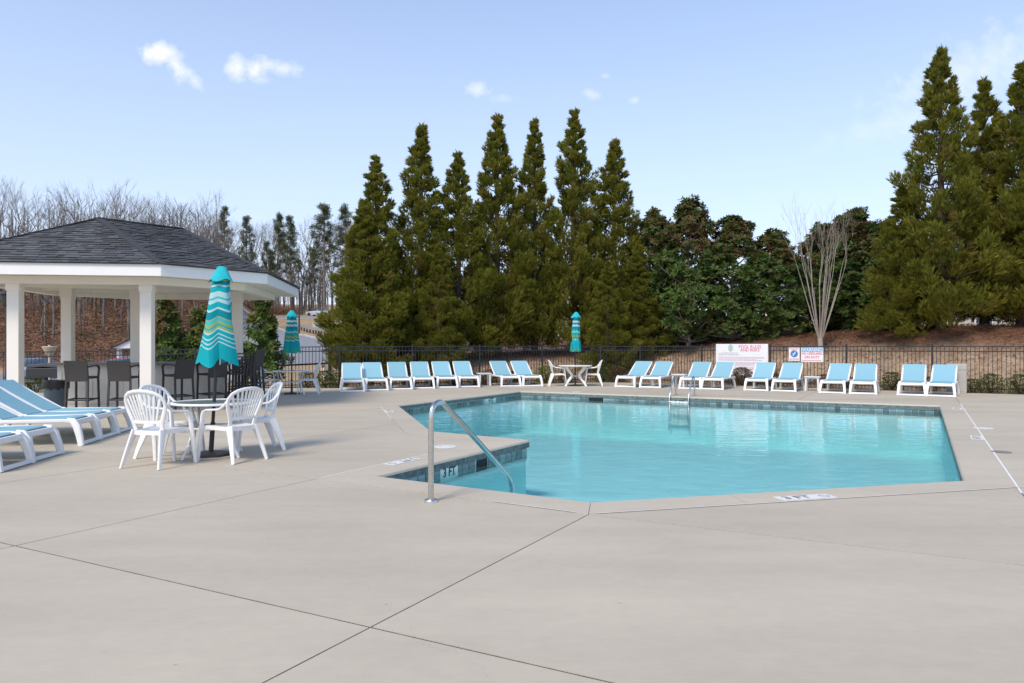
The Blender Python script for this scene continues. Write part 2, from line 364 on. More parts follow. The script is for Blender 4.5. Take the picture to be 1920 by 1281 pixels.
M_DARKBARK = mat('dark_bark', (.075, .052, .038), .9, noise_s=6, amt=.3)
M_PALEBARK = mat('pale_smooth_bark', (.33, .275, .235), .7, noise_s=7, amt=.25)
M_CONIFER = leaf_mat('cryptomeria_needles', .65, .15, .45)
M_MAGLEAF = leaf_mat('magnolia_leaves', .5, .22, .22)
M_LEAF = leaf_mat('shrub_leaves', .5, .3, .3)
M_LITTER = leaf_mat('dry_leaves', .8, .1, .2)
M_GROUND = attr_mat('ground_cover')
M_BEIGE = mat('beige_plastic', (.40, .375, .345), .6, noise_s=5, amt=.05)
M_BINBLUE = mat('blue_grey_plastic', (.085, .125, .15), .5, noise_s=5, amt=.1)
M_LINER = mat('black_bin_liner', (.012, .012, .014), .3, bump=.8, bump_s=25)
M_SIGN = mat('white_sign_board', (.78, .77, .79), .45, noise_s=4, amt=.03)
M_RED = mat('red_print', (.62, .04, .09), .6)
M_RUST = mat('faded_red_print', (.55, .22, .26), .6)
M_BLUEP = mat('blue_print', (.02, .20, .50), .5)
M_CYAN = mat('cyan_print', (.02, .30, .55), .5)
M_GREENP = mat('pale_green_print', (.42, .52, .35), .6)
M_TEALP = mat('pale_teal_print', (.35, .55, .58), .6)
M_SIDING = mat('tan_siding', (.42, .36, .30), .8, noise_s=3, amt=.08)
M_BRICK = mat('brown_brick_wall', (.26, .15, .11), .85, noise_s=5, amt=.25)
M_TAN = mat('tan_stone', (.50, .44, .36), .85, noise_s=3, amt=.1)
# ---------------------------------------------------------------- plan of the place (metres; camera stands at the origin)
U = V(.477, .879); VV = V(.879, -.477)                 # the two directions of the pool grid
POOL = [V(-2.69, 17.4), V(.245, 22.8), V(10.0, 17.33), V(4.70, 7.68), V(.70, 6.61), V(-1.49, 7.96), V(.22, 11.0), V(-1.33, 12.1)]   # A B C D E F G H
WATER_Z = -.165
FENCE_L = [V(-17.8, 23.2), V(-12.6, 24.6), V(-8.5, 24.9), V(-5.80, 25.0)]
FENCE_BACK = [V(-5.80, 25.0), V(3.45, 28.9), V(4.95, 28.7)]
FENCE_R = [V(4.95, 28.7), V(13.0, 23.0), V(21.0, 18.0)]
FENCE_ALL = [V(-24, 20.6)] + FENCE_L + FENCE_BACK[1:] + FENCE_R[1:]
def offset_poly(P, d):
    n = len(P); out = []
    area = sum(P[i].x*P[(i+1) % n].y-P[(i+1) % n].x*P[i].y for i in range(n)); sg = 1 if area > 0 else -1
    for i in range(n):
        a = (P[i]-P[i-1]).normalized(); b = (P[(i+1) % n]-P[i]).normalized()
        na = V(a.y, -a.x)*sg; nb = V(b.y, -b.x)*sg
        m = (na+nb); m = m/(1+na.dot(nb)); out.append(P[i]+m*d)
    return out
def in_poly(p, P):
    c = False; j = len(P)-1
    for i in range(len(P)):
        if (P[i].y > p[1]) != (P[j].y > p[1]) and p[0] < (P[j].x-P[i].x)*(p[1]-P[i].y)/(P[j].y-P[i].y)+P[i].x: c = not c
        j = i
    return c
def seg_d(p, a, b):
    ab = b-a; t = max(0, min(1, (p-a).dot(ab)/ab.length_squared)); return (p-(a+ab*t)).length
DECK = [V(-24, 20.4), V(-17.6, 22.6), V(-12.5, 24.0), V(-8.5, 24.3), V(-5.65, 24.4), V(3.5, 28.2), V(4.75, 28.0), V(12.7, 22.4), V(21, 17.2), V(26, 10), V(26, -9), V(-26, -9)]
def fence_y(x):
    return interp(x, [(-24, 20.6), (-17.8, 23.2), (-12.6, 24.6), (-8.5, 24.9), (-5.8, 25.0), (3.45, 28.9), (4.95, 28.7), (13.0, 23.0), (21.0, 18.0), (30, 12)])
def bank_h(x): return interp(x, [(-8, 0), (-6.0, .0), (-4.2, .85), (-1, 1.05), (3, 1.2), (7, 1.45), (11, 1.8), (15, 2.1), (30, 2.2)])
LP = [(28, -.35), (34, -.85), (58, -.9), (75, 2.2), (100, 7.5), (140, 13.5), (260, 22)]
RP = [(26, -.15), (30, -.1), (38, .3), (45, .9), (60, 1.75), (90, 2.9), (115, 4.8), (140, 6.9), (170, 8.5), (260, 16)]
def terrain(x, y):
    p = V(x, y)
    d = min(seg_d(p, a, b) for a, b in zip(FENCE_ALL, FENCE_ALL[1:]))
    if y < 45 and in_poly(p, DECK):
        di = min(seg_d(p, a, b) for a, b in zip(DECK, DECK[1:]+DECK[:1]))
        return -.04 if di < .9 else -3.0
    if y < 8: return -.05
    c = x/max(y, 1)
    l, r = interp(y, LP), interp(y, RP)
    z = lerp(r, l, smooth01((-.335-c)/.07))
    z = lerp(-.05, z, smooth01((d-.4)/3.5))
    inside = x > -6 and y < fence_y(x)
    if inside: return -.05
    b = bank_h(x)*smooth01((d-.2)/4.6)
    k = smooth01((x+8.0-(y-28)*-.05)/3.0)            # 0 on the road side, 1 behind the planted bank
    far = lerp(b, max(b, interp(y, [(36, 1.2), (60, 1.9), (120, 4), (260, 12)])), smooth01((y-36)/12))
    z = lerp(z, far, k)
    return z + .05*noise.noise(V(x*.35, y*.35, 0))*min(1, d/2)

# ---- terrain sheet
xs = [-900, -500, -300, -220, -160, -130, -110, -95, -85] + [-78+2*i for i in range(19)] + [-40+.8*i for i in range(100)] + [41, 44, 48, 54, 62, 75, 95, 130, 200, 320, 600, 900]
ys = [-700, -300, -120, -50, -25, -14, -10, -8, -4, 0, 4, 8, 12, 15, 17, 18] + [18.6+.6*i for i in range(48)] + [48+1.2*i for i in range(50)] + [109+2.5*i for i in range(25)] + [175, 190, 215, 250, 300, 400, 600, 1000, 1800]
mb = MB(); cols = []
for y in ys:
    for x in xs:
        z = terrain(x, y); mb.v.append((x, y, z))
        c = x/max(y, 1)
        tan = V(.34, .245, .165); straw = V(.125, .062, .038); litter = V(.24, .125, .075); lawn = V(.36, .26, .15)
        if y > 60 and c < -.33: col = litter.lerp(V(.19, .11, .075), .5+.5*noise.noise(V(x*.05, y*.05, 3)))
        elif c < -.19 and y > 29: col = lawn
        else:
            hgt = z/max(.3, bank_h(x)); s = smooth01((hgt-.62)/.3 + .35*noise.noise(V(x*.6, y*.6, 7)) + smooth01((x-6)/9)*.45)
            col = tan.lerp(straw, s)
        cols.append(tuple(col))
nx = len(xs)
mb.f = [(j*nx+i, j*nx+i+1, (j+1)*nx+i+1, (j+1)*nx+i) for j in range(len(ys)-1) for i in range(nx-1)]; mb.m = [0]*len(mb.f); mb.c = cols
tag(mb.build('ground', M_GROUND, smooth=True), kind='structure')

# ---- deck: slabs cut by tooled joints
COPE_W = .42
OUTER = offset_poly(POOL, COPE_W)
OA, OB, OC, OD, OE, OF, OG, OH = OUTER
JOINTS = [(OE, OE-U*14), (OF, OF-U*15), (V(-.6, 3.64)-VV*16, V(-.6, 3.64)+VV*9), (OE, OE+VV*16), (OD, OD-U*15), (OF, OF-VV*9.5),
          (OC, OC+U*7), (OC, OC+VV*12), (V(-3.52, 10.66)-U*8, V(-3.52, 10.66)+U*10), (V(-4.45, 13.2)-VV*9, V(-4.45, 13.2)+VV*2.6),
          (OA, OA-VV*10), (OA, OA+U*9), (OB, OB+U*6), (OB, OB-VV*9), (lerp(OC, OD, .5), lerp(OC, OD, .5)+VV*14), (lerp(OB, OC, .36), lerp(OB, OC, .36)+U*7), (lerp(OB, OC, .7), lerp(OB, OC, .7)+U*7),
          (V(-7.4, 8.4)-U*8, V(-7.4, 8.4)+U*16), (V(-4.8, 2.4)-VV*9, V(-4.8, 2.4)+VV*1.9)]
def jw(a, b): return .0088 if abs((b-a).normalized().dot(VV)) > .9 else .0052
pts, edges = [], []
def add_loop(P):
    o = len(pts); pts.extend(V(p.x, p.y) for p in P); edges.extend((o+i, o+(i+1) % len(P)) for i in range(len(P)))
add_loop(DECK); add_loop(OUTER)
for a, b in JOINTS:
    n_ = (b-a).normalized(); n_ = V(-n_.y, n_.x)*jw(a, b)
    for s in (-1, 1):
        pts += [a+n_*s, b+n_*s]; edges.append((len(pts)-2, len(pts)-1))
rv, re, rf, _, roe, _ = geometry.delaunay_2d_cdt(pts, edges, [], 0, 1e-6)
cons = {tuple(sorted(e)) for e, o in zip(re, roe) if o}
keep = []
for f in rf:
    c = sum((rv[i] for i in f), V(0, 0))/len(f)
    if not in_poly(c, DECK) or in_poly(c, OUTER): continue
    if any(seg_d(c, a, b) < jw(a, b)*.98 for a, b in JOINTS): continue
    keep.append(tuple(f))
emap = {}
for fi, f in enumerate(keep):
    for a, b in zip(f, f[1:]+f[:1]): emap.setdefault(tuple(sorted((a, b))), []).append(fi)
comp = [-1]*len(keep); nc = 0
for s in range(len(keep)):
    if comp[s] >= 0: continue
    st = [s]; comp[s] = nc
    while st:
        k = st.pop(); f = keep[k]
        for a, b in zip(f, f[1:]+f[:1]):
            e = tuple(sorted((a, b)))
            if e in cons: continue
            for q in emap[e]:
                if comp[q] < 0: comp[q] = nc; st.append(q)
    nc += 1
deck = empty('pool_deck', kind='structure')
for k in range(nc):
    fs = [keep[i] for i in range(len(keep)) if comp[i] == k]
    if len(fs) < 1: continue
    ids = sorted({i for f in fs for i in f}); mp = {i: n_ for n_, i in enumerate(ids)}
    ar = sum(abs((rv[f[1]]-rv[f[0]]).cross(rv[f[2]]-rv[f[0]]))/2 for f in fs)
    if ar < .02: continue
    mb = MB(); mb.v = [(rv[i].x, rv[i].y, 0.0) for i in ids]; ecount = {}
    for f in fs:
        a, b, c = (rv[i] for i in f[:3]); g = f if (b-a).cross(c-a) > 0 else f[::-1]
        mb.f.append(tuple(mp[i] for i in g)); mb.m.append(0)
        for p, q in zip(g, g[1:]+g[:1]): ecount[(p, q)] = 1
    for (p, q) in list(ecount):
        if (q, p) not in ecount:
            o = len(mb.v); mb.v += [(rv[p].x, rv[p].y, -.05), (rv[q].x, rv[q].y, -.05)]
            mb.f.append((mp[p], o, o+1, mp[q])); mb.m.append(0)
    mb.build('deck_slab', M_DECK, deck)
mb = MB()                                                  # joint filler just under the slabs, open over the pool
bo = len(rv)
mb.v = [(p.x, p.y, -.004) for p in rv]
for f in rf:
    c = sum((rv[i] for i in f), V(0, 0))/len(f)
    if in_poly(c, DECK) and not in_poly(c, OUTER): mb.f.append(tuple(f)); mb.m.append(0)
mb.build('joint_filler', M_DIRT, deck)

# ---- pool
pool = empty('swimming_pool', (0, 0, 0), kind='structure')
n = len(POOL)
cw = sum(POOL[i].x*POOL[(i+1) % n].y-POOL[(i+1) % n].x*POOL[i].y for i in range(n)) < 0
def tess(P, z, up=True):
    tri = geometry.tessellate_polygon([[V(p.x, p.y, 0) for p in P]]); out = []
    for t in tri:
        a, b, c = (P[i] for i in t); pos = (b-a).cross(c-a) > 0
        out.append(tuple(t) if pos == up else tuple(t[::-1]))
    return [(p.x, p.y, z) for p in P], out
def floor_z(p): return interp((p-V(.7, 6.6)).dot(U), [(-9, -.45), (20, -1.45)])
mb = MB()
WALL = offset_poly(POOL, .012)
top = [(p.x, p.y, -.105) for p in WALL]; bot = [(p.x, p.y, floor_z(p)) for p in WALL]
mb.v = top+bot
mb.f = [((i+1) % n, i, n+i, n+(i+1) % n) for i in range(n)]
_, tf = tess(WALL, 0); mb.f += [tuple(i+n for i in t) for t in tf]; mb.m = [0]*len(mb.f)
mb.build('basin', M_PLASTER, pool)
mb = MB(); vs, fs = tess(offset_poly(POOL, .004), WATER_Z); mb.v = vs; mb.f = fs; mb.m = [0]*len(fs)
tag(mb.build('pool_water', M_WATER), kind='structure')
EDGE = [(POOL[i], POOL[(i+1) % n]) for i in range(n)]       # AB BC CD DE EF FG GH HA
INN = offset_poly(POOL, -.03)
def at_edge(i, t, w, P0=None):                              # point at fraction t along edge i, w metres out from the water (0 = coping nose)
    a = lerp(INN[i], OUTER[i], w); b = lerp(INN[(i+1) % n], OUTER[(i+1) % n], w); return lerp(a, b, t)
SEGN = [3, 6, 6, 3, 2, 2, 1, 3]
for i in range(n):
    for k in range(SEGN[i]):
        g = .0025/max(1e-3, (EDGE[i][1]-EDGE[i][0]).length)
        t0, t1 = k/SEGN[i]+g, (k+1)/SEGN[i]-g
        mb = MB(); rows = []
        prof = [(0.0, -.105), (0.0, -.03), (.018, -.007), (.06, .004), (1.0-.012, .004), (1.0-.012, -.05)]
        for (w, z) in prof:
            for t in (t0, t1): p = at_edge(i, t, w); rows.append((p.x, p.y, z))
        m_ = len(prof); mb.v = rows
        for j in range(m_-1):
            mb.f.append((2*j, 2*j+1, 2*j+3, 2*j+2)); mb.m.append(1 if j == 0 else 0)
        mb.f += [tuple(range(0, 2*m_, 2))[::-1], tuple(range(1, 2*m_, 2))]; mb.m += [0, 0]
        mb.f.append((0, 2*m_-2, 2*m_-1, 1)); mb.m.append(1)
        bm_me = mb.mesh('coping_stone', [M_COPE, M_COPE_EDGE]); b_ = bmesh.new(); b_.from_mesh(bm_me); bmesh.ops.recalc_face_normals(b_, faces=b_.faces); b_.to_mesh(bm_me); b_.free()
        link('coping_stone', bm_me, pool)
def edge_strip(name, i, t0, t1, w0, w1, z, m, parent=pool):
    mb = MB(); P = [at_edge(i, t0, w0), at_edge(i, t1, w0), at_edge(i, t1, w1), at_edge(i, t0, w1)]
    if (P[1]-P[0]).cross(P[2]-P[0]) < 0: P = P[::-1]
    mb.add([(p.x, p.y, z) for p in P], [(0, 1, 2, 3)]); return mb.build(name, m, parent)
for (i, t0, t1) in ((2, -.03, 1.03), (3, -.02, .985), (5, .02, .62), (7, .42, .93), (4, 0.04, .3)):
    w = .028 if i == 2 else .016
    edge_strip('sealant_line', i, t0, t1, 1-w, 1+w*.7, .0065, M_CAULK)
# waterline tiles with white grout behind them, skimmer mouths and depth tiles let into the row
def wall_frame(i):
    a, b = EDGE[i]; d = (b-a).normalized(); nin = V(d.y, -d.x) if cw else V(-d.y, d.x)
    return a, d, nin, (b-a).length
TS = .152
def text_mesh(body, size, m, align='CENTER', bold=.0):
    c = bpy.data.curves.new('lettering', 'FONT'); c.body = body; c.size = size; c.align_x = align; c.align_y = 'CENTER'; c.offset = bold; c.extrude = .0008
    c.resolution_u = 3
    o = bpy.data.objects.new('tmp_text', c); COL.objects.link(o)
    bpy.context.view_layer.update()
    me = bpy.data.meshes.new_from_object(o.evaluated_get(bpy.context.evaluated_depsgraph_get()))
    bpy.data.objects.remove(o); me.materials.clear(); me.materials.append(m); me.name = 'lettering'
    return me
def frame_matrix(loc, xdir, ydir):
    X = Vector(xdir).normalized(); Y = Vector(ydir).normalized(); Z = X.cross(Y)
    m = Matrix((X, Y, Z)).transposed().to_4x4(); m.translation = loc; return m
SKIM = {1: (.205, .245), 5: (.60, .675)}
MARK = {0: (.66, .76, '4 FT'), 1: (.426, .463, '5 FT'), 5: (.36, .47, '3 FT')}
tile_me = None
for i in (0, 1, 2, 5, 7, 6):
    a, d, nin, Ln = wall_frame(i); k = int(Ln/TS); s = Ln/k
    m_g = MB(); zc = -.105
    q = [a, a+d*Ln]; m_g.add([(q[0].x+nin.x*-.008, q[0].y+nin.y*-.008, -.30), (q[1].x-nin.x*.008, q[1].y-nin.y*.008, -.30), (q[1].x-nin.x*.008, q[1].y-nin.y*.008, zc+.004), (q[0].x-nin.x*.008, q[0].y-nin.y*.008, zc+.004)], [(0, 1, 2, 3)])
    m_g.build('grout_bed', M_GROUT, pool)
    rot = math.atan2(d.y, d.x)
    tm = MB(); tm.bbox((0, 0, 0), (s-.010, .012, TS-.006), .002, seg=1); tme = tm.mesh('waterline_tile', M_TILE)
    for j in range(k):
        t = (j+.5)/k
        if i in SKIM and SKIM[i][0] < t < SKIM[i][1]: continue
        if i in MARK and MARK[i][0] < t < MARK[i][1]: continue
        o = link('waterline_tile', tme, pool); p = a+d*(t*Ln); o.location = (p.x-nin.x*.004, p.y-nin.y*.004, zc-.012-TS/2); o.rotation_euler = (0, 0, rot)
    if i in SKIM:
        t0, t1 = SKIM[i]; p = a+d*((t0+t1)/2*Ln)
        mb = MB(); mb.box((0, 0, 0), ((t1-t0)*Ln, .01, .15)); o = mb.build('skimmer_mouth', M_DARK, pool); o.location = (p.x-nin.x*.002, p.y-nin.y*.002, zc-.085); o.rotation_euler = (0, 0, rot)
    if i in MARK:
        t0, t1, body = MARK[i]; p = a+d*((t0+t1)/2*Ln)
        mb = MB(); mb.bbox((0, 0, 0), ((t1-t0)*Ln, .012, .155), .002, seg=1); o = mb.build('depth_tile', M_WHITE_TILE, pool); o.location = (p.x-nin.x*.002, p.y-nin.y*.002, zc-.075); o.rotation_euler = (0, 0, rot)
        tx = link('lettering', text_mesh(body, .15, M_BLACK_INK, bold=.004), o)
        xd = V(-nin.y, nin.x, 0)                             # reads left to right when seen from the water
        mw = frame_matrix((nin.x*.0075, nin.y*.0075, 0.012), xd, (0, 0, 1))
        tx.matrix_local = Matrix.Rotation(-rot, 4, 'Z') @ mw
# depth markers set in the coping
def cope_mark(i, t, w, length, body, flip=False):
    a, d, nin, Ln = wall_frame(i); p = at_edge(i, t, w)
    mb = MB(); mb.box((0, 0, 0), (length, .17, .004)); o = mb.build('deck_depth_marker', M_WORN_TILE, pool)
    xd = V(-nin.y, nin.x, 0)
    if not flip: xd = -xd
    yd = V(0, 0, 1).cross(xd)
    o.matrix_local = frame_matrix((p.x, p.y, .0072), xd, yd)
    tx = link('lettering', text_mesh(body, .15, M_FADED_INK, bold=.003), o); tx.location = (-length*.16, 0, .0032)
    r = MB(); ring = [(.045*math.cos(2*PI*k/20), .045*math.sin(2*PI*k/20), 0) for k in range(21)]
    r.tube(ring, .006, 5); r.tube([(-.033, .033, 0), (.033, -.033, 0)], .006, 5)
    q = r.build('no_diving_symbol', M_FADED_INK, o); q.location = (length*.36, 0, .002); q.scale = (1, 1, .15)
cope_mark(3, .52, .74, .56, '3 FT')
cope_mark(2, .615, .80, .50, '4 FT'); cope_mark(2, .10, .72, .5, '5 FT')
cope_mark(7, .70, .80, .5, '4 FT'); cope_mark(5, .36, .80, .55, '3 FT')
# underwater step along the left wall with a dark tile nosing
a, d, nin, Ln = wall_frame(7)
mb = MB(); rot = math.atan2(d.y, d.x); mid = a+d*(Ln*.55)+nin*.17
mb.box((0, 0, 0), (Ln*.8, .34, 1.0)); o = mb.build('underwater_step', M_PLASTER, pool); o.location = (mid.x, mid.y, -.80); o.rotation_euler = (0, 0, rot)
mb = MB(); mb.box((0, 0, 0), (Ln*.8, .06, .012)); o = mb.build('step_nosing', M_TILE, pool); p = a+d*(Ln*.55)+nin*.31; o.location = (p.x, p.y, -.312); o.rotation_euler = (0, 0, rot)
# round lids in the deck
def lid(x, y, r, m, label):
    mb = MB(); mb.revolve([(r, 0), (r, .004), (r*.94, .006), (0.001, .006)], 32, (0, 0, .0015)); o = mb.build('skimmer_lid', m, smooth=False); o.location = (x, y, 0); tag(o, label, 'lid')
    for a_ in (0, PI): k = MB(); k.revolve([(.014, 0), (.014, .002), (.001, .002)], 10, (math.cos(a_)*r*.45, math.sin(a_)*r*.45, .0072)); k.build('finger_hole', M_FADED_INK, o)
lid(-.92, 10.27, .155, M_WHITE_TILE, 'round white skimmer lid on the jutting corner of the deck')
lid(7.98, 12.58, .15, M_WHITE_TILE, 'round white skimmer lid in the deck beside the long white sealant line')
lid(6.42, 9.75, .12, M_FADED_INK, 'small dark round drain cover in the deck beside the sealant line')
lid(1.95, 22.4, .13, M_WHITE_TILE, 'round white skimmer lid in the deck before the white resin table')

# ---- roads beyond the fence
def ribbon(name, path, width, m, dz, kerb=None):
    mb = MB(); P = [V(*p) for p in path]; Q = []
    for i in range(len(P)-1):
        for k in range(6): Q.append(lerp(P[i], P[i+1], k/6))
    Q.append(P[-1]); n_ = len(Q); rows = 7
    for i, p in enumerate(Q):
        T = (Q[min(i+1, n_-1)]-Q[max(i-1, 0)]).normalized(); S = V(T.y, -T.x)
        for j in range(rows):
            q = p+S*(width*(j/(rows-1)-.5)); mb.v.append((q.x, q.y, terrain(q.x, q.y)+dz))
    for i in range(n_-1):
        for j in range(rows-1): mb.f.append((i*rows+j, i*rows+j+1, (i+1)*rows+j+1, (i+1)*rows+j)); mb.m.append(0)
    o = tag(mb.build(name, m, smooth=True), kind='structure')
    if kerb:
        for s in kerb:
            k = MB(); pp = []
            for i, p in enumerate(Q):
                T = (Q[min(i+1, n_-1)]-Q[max(i-1, 0)]).normalized(); S = V(T.y, -T.x); q = p+S*(width/2*s+.1*s); pp.append((q.x, q.y, terrain(q.x, q.y)+dz+.03))
            k.sweep(pp, .22, .2, n=4); tag(k.build('kerb', M_KERB), kind='structure')
    return o
ribbon('driveway', [(-10.5, 39), (-14, 47), (-18.6, 58), (-24, 72), (-30.5, 88), (-37.5, 104), (-43, 118)], 7.4, M_ASPHALT, .09, (1, -1))
ribbon('upper_road', [(-75, 128), (-60, 126), (-48, 127), (-38, 132), (-26, 140), (-8, 150)], 7.0, M_ASPHALT, .10, (1,))
mb = MB(); mb.add([(sx(-60, 36), 36, 0), (-12.5, 37.5, 0), (-14, 57, 0), (sx(-60, 57), 57, 0)], [(0, 1, 2, 3)])
P_ = mb.v; mb = MB()
for j in range(13):
    for i in range(25):
        a_ = lerp(V(*P_[0]), V(*P_[1]), i/24); b_ = lerp(V(*P_[3]), V(*P_[2]), i/24); q = lerp(a_, b_, j/12); mb.v.append((q.x, q.y, terrain(q.x, q.y)+.07))
mb.f = [(j*25+i, j*25+i+1, (j+1)*25+i+1, (j+1)*25+i) for j in range(12) for i in range(24)]; mb.m = [0]*len(mb.f)
tag(mb.build('parking_lot', M_ASPHALT, smooth=True), kind='structure')
# ---------------------------------------------------------------- pavilion
HF0, HF1 = 2.75, 2.985
f_dir = V(.991, .1305); c_dir = V(.609, .793); r_dir = V(-.1305, .991)
K1 = V(-6.81, 14.42); K2 = K1+c_dir*2.37; K3 = K2+r_dir*4.4; K0 = K1-f_dir*4.4
K2b = K3-f_dir*4.4; K1b = K0+r_dir*4.4
HEX = [K0, K1, K2, K3, K2b, K1b]; P1 = V(-9.16, 16.47); P2 = V(-8.0, 17.98); HR = 4.2
pav = empty('poolside_pavilion', (-8.58, 17.2, 0), 0, 'open white pavilion with dark grey shingled hip roof beside the pool', 'pavilion')
PL = V(-8.58, 17.2, 0)
def pch(mb, name, m, parent=pav, smooth=False):
    mb.v = [(x-PL.x, y-PL.y, z) for x, y, z in mb.v]; return mb.build(name, m, parent, smooth)
def p3(p, z): return V(p.x, p.y, z)
rt = [p3(p, HF1) for p in HEX] + [p3(P1, HR), p3(P2, HR)]
rfaces = [(0, 1, 6), (1, 2, 7, 6), (2, 3, 7), (3, 4, 7), (4, 5, 6, 7), (5, 0, 6)]
mb = MB(); mb.add([v-V(0, 0, .03) for v in rt], rfaces); roof = pch(mb, 'roof', M_RIDGE)
def clip(poly, a, b):                                       # keep the left side of a->b (2D)
    out = []
    for i in range(len(poly)):
        p, q = poly[i], poly[(i+1) % len(poly)]; e = b-a
        sp, sq_ = e.cross(p-a), e.cross(q-a)
        if sp >= 0: out.append(p)
        if (sp >= 0) != (sq_ >= 0): out.append(p+(q-p)*(sp/(sp-sq_)))
    return out
rng = random.Random(5); singles = 0; rest = MB()
for fi, f in enumerate(rfaces):
    P = [rt[i] for i in f]; o3 = P[0]; ex = (P[1]-P[0]).normalized(); nrm_ = ex.cross(P[-1]-P[0]).normalized(); ey = nrm_.cross(ex)
    P2d = [V((p-o3).dot(ex), (p-o3).dot(ey)) for p in P]
    hgt = max(p.y for p in P2d); wid = max(p.x for p in P2d); CH = .125; y = -.03; row = 0
    while y < hgt:
        x = -.4+rng.random()*.3
        while x < wid+.1:
            w = rng.choice((.12, .17, .22, .30)); q = [V(x+.003, y-.012), V(x+w-.003, y-.012), V(x+w-.003, y+CH+.05), V(x+.003, y+CH+.05)]
            lift = rng.choice((0, 0, .006, .009))
            for i in range(len(P2d)):
                if i == 0: continue
                q = clip(q, P2d[i], P2d[(i+1) % len(P2d)])
                if len(q) < 3: break
            if len(q) >= 3 and abs(sum(q[i].cross(q[(i+1) % len(q)]) for i in range(len(q))))/2 > .002:
                vs = []
                for top in (0, 1):
                    for s in q:
                        t_ = (s.y-y)/(CH+.05); h = .022*(1-t_)+.001+(lift+.007)*top
                        vs.append(o3+ex*s.x+ey*s.y+nrm_*h - p3(V(PL.x, PL.y), 0))
                k = len(q); fs = [tuple(range(k, 2*k))]+[(i, (i+1) % k, k+(i+1) % k, k+i) for i in range(k)]
                if fi in (0, 1) and singles < 300:
                    s1 = MB(); s1.add(vs, fs); s1.build('shingle', M_SHINGLE, roof); singles += 1
                else: rest.add(vs, fs)
            x += w
        y += CH; row += 1
tag(rest.build('shingle_field', M_SHINGLE, roof), kind='stuff')
for a, b in ((0, 6), (1, 6), (2, 7), (3, 7), (6, 7), (4, 7), (5, 6)):
    mb = MB(); A_, B_ = rt[a]+V(0, 0, .02), rt[b]+V(0, 0, .028)
    mb.sweep([A_, lerp(A_, B_, .5), B_], .17, .022, n=4); pch(mb, 'ridge_cap', M_RIDGE, roof)
ctr = V(-8.58, 17.2)
INH = [p+(ctr-p).normalized()*.055 for p in HEX]
for i in range(6):
    a, b, c, d = HEX[i], HEX[(i+1) % 6], INH[(i+1) % 6], INH[i]
    mb = MB(); mb.prism([a, b, c, d], HF0, HF1-.012); pch(mb, 'fascia_board', M_WHITE_PAINT)
    o1, o2 = a+(a-ctr).normalized()*.05, b+(b-ctr).normalized()*.05
    mb = MB(); mb.prism([o1, o2, c, d], HF1-.008, HF1+.012); pch(mb, 'drip_edge', M_RIDGE)
mb = MB(); mb.prism([p for p in INH], HF0+.03, HF0+.06); pch(mb, 'soffit', M_SOFFIT)
BM = [p+(ctr-p)*.17 for p in HEX]; BMi = [p+(ctr-p)*.235 for p in HEX]
for i in range(6):
    mb = MB(); mb.prism([BM[i], BM[(i+1) % 6], BMi[(i+1) % 6], BMi[i]], HF0-.13, HF0+.025); pch(mb, 'beam', M_SOFFIT)
for t in (.25, .5, .75):
    a, b = lerp(BM[0], BM[5], t), lerp(BM[1], BM[4], t)
    mb = MB(); d = (b-a).normalized(); s = V(-d.y, d.x)*.05
    mb.prism([a+s, b+s, b-s, a-s], HF0-.06, HF0+.022); pch(mb, 'ceiling_batten', M_SOFFIT)
COLS = [(-9.83, 14.72), (-7.38, 15.05), (-6.87, 18.6), (-10.33, 17.3), (-8.93, 17.7), (-11.4, 15.6)]
for (x, y) in COLS:
    mb = MB(); R_ = Matrix.Rotation(math.radians(7.5), 3, 'Z'); top_ = HF0-.01
    mb.bbox((x, y, top_/2), (.225, .225, top_), .008, R_, 1); c = pch(mb, 'column', M_COLUMN)
    mb = MB(); mb.bbox((x, y, top_-.13), (.255, .255, .26), .008, R_, 1); pch(mb, 'capital', M_COLUMN, c)
    mb = MB(); mb.bbox((x, y, .09), (.255, .255, .18), .008, R_, 1); pch(mb, 'plinth', M_COLUMN, c)
# small cable clips of the lights under the back beam
for k in range(12):
    q = lerp(BMi[5], BMi[4], .08+.07*k) if k < 6 else lerp(BMi[4], BMi[3], .1+.13*(k-6))
    mb = MB(); mb.tube([(q.x, q.y, HF0-.03), (q.x+.03, q.y-.05, HF0-.10)], .012, 6); pch(mb, 'spot_fitting', M_WHITE_PAINT)

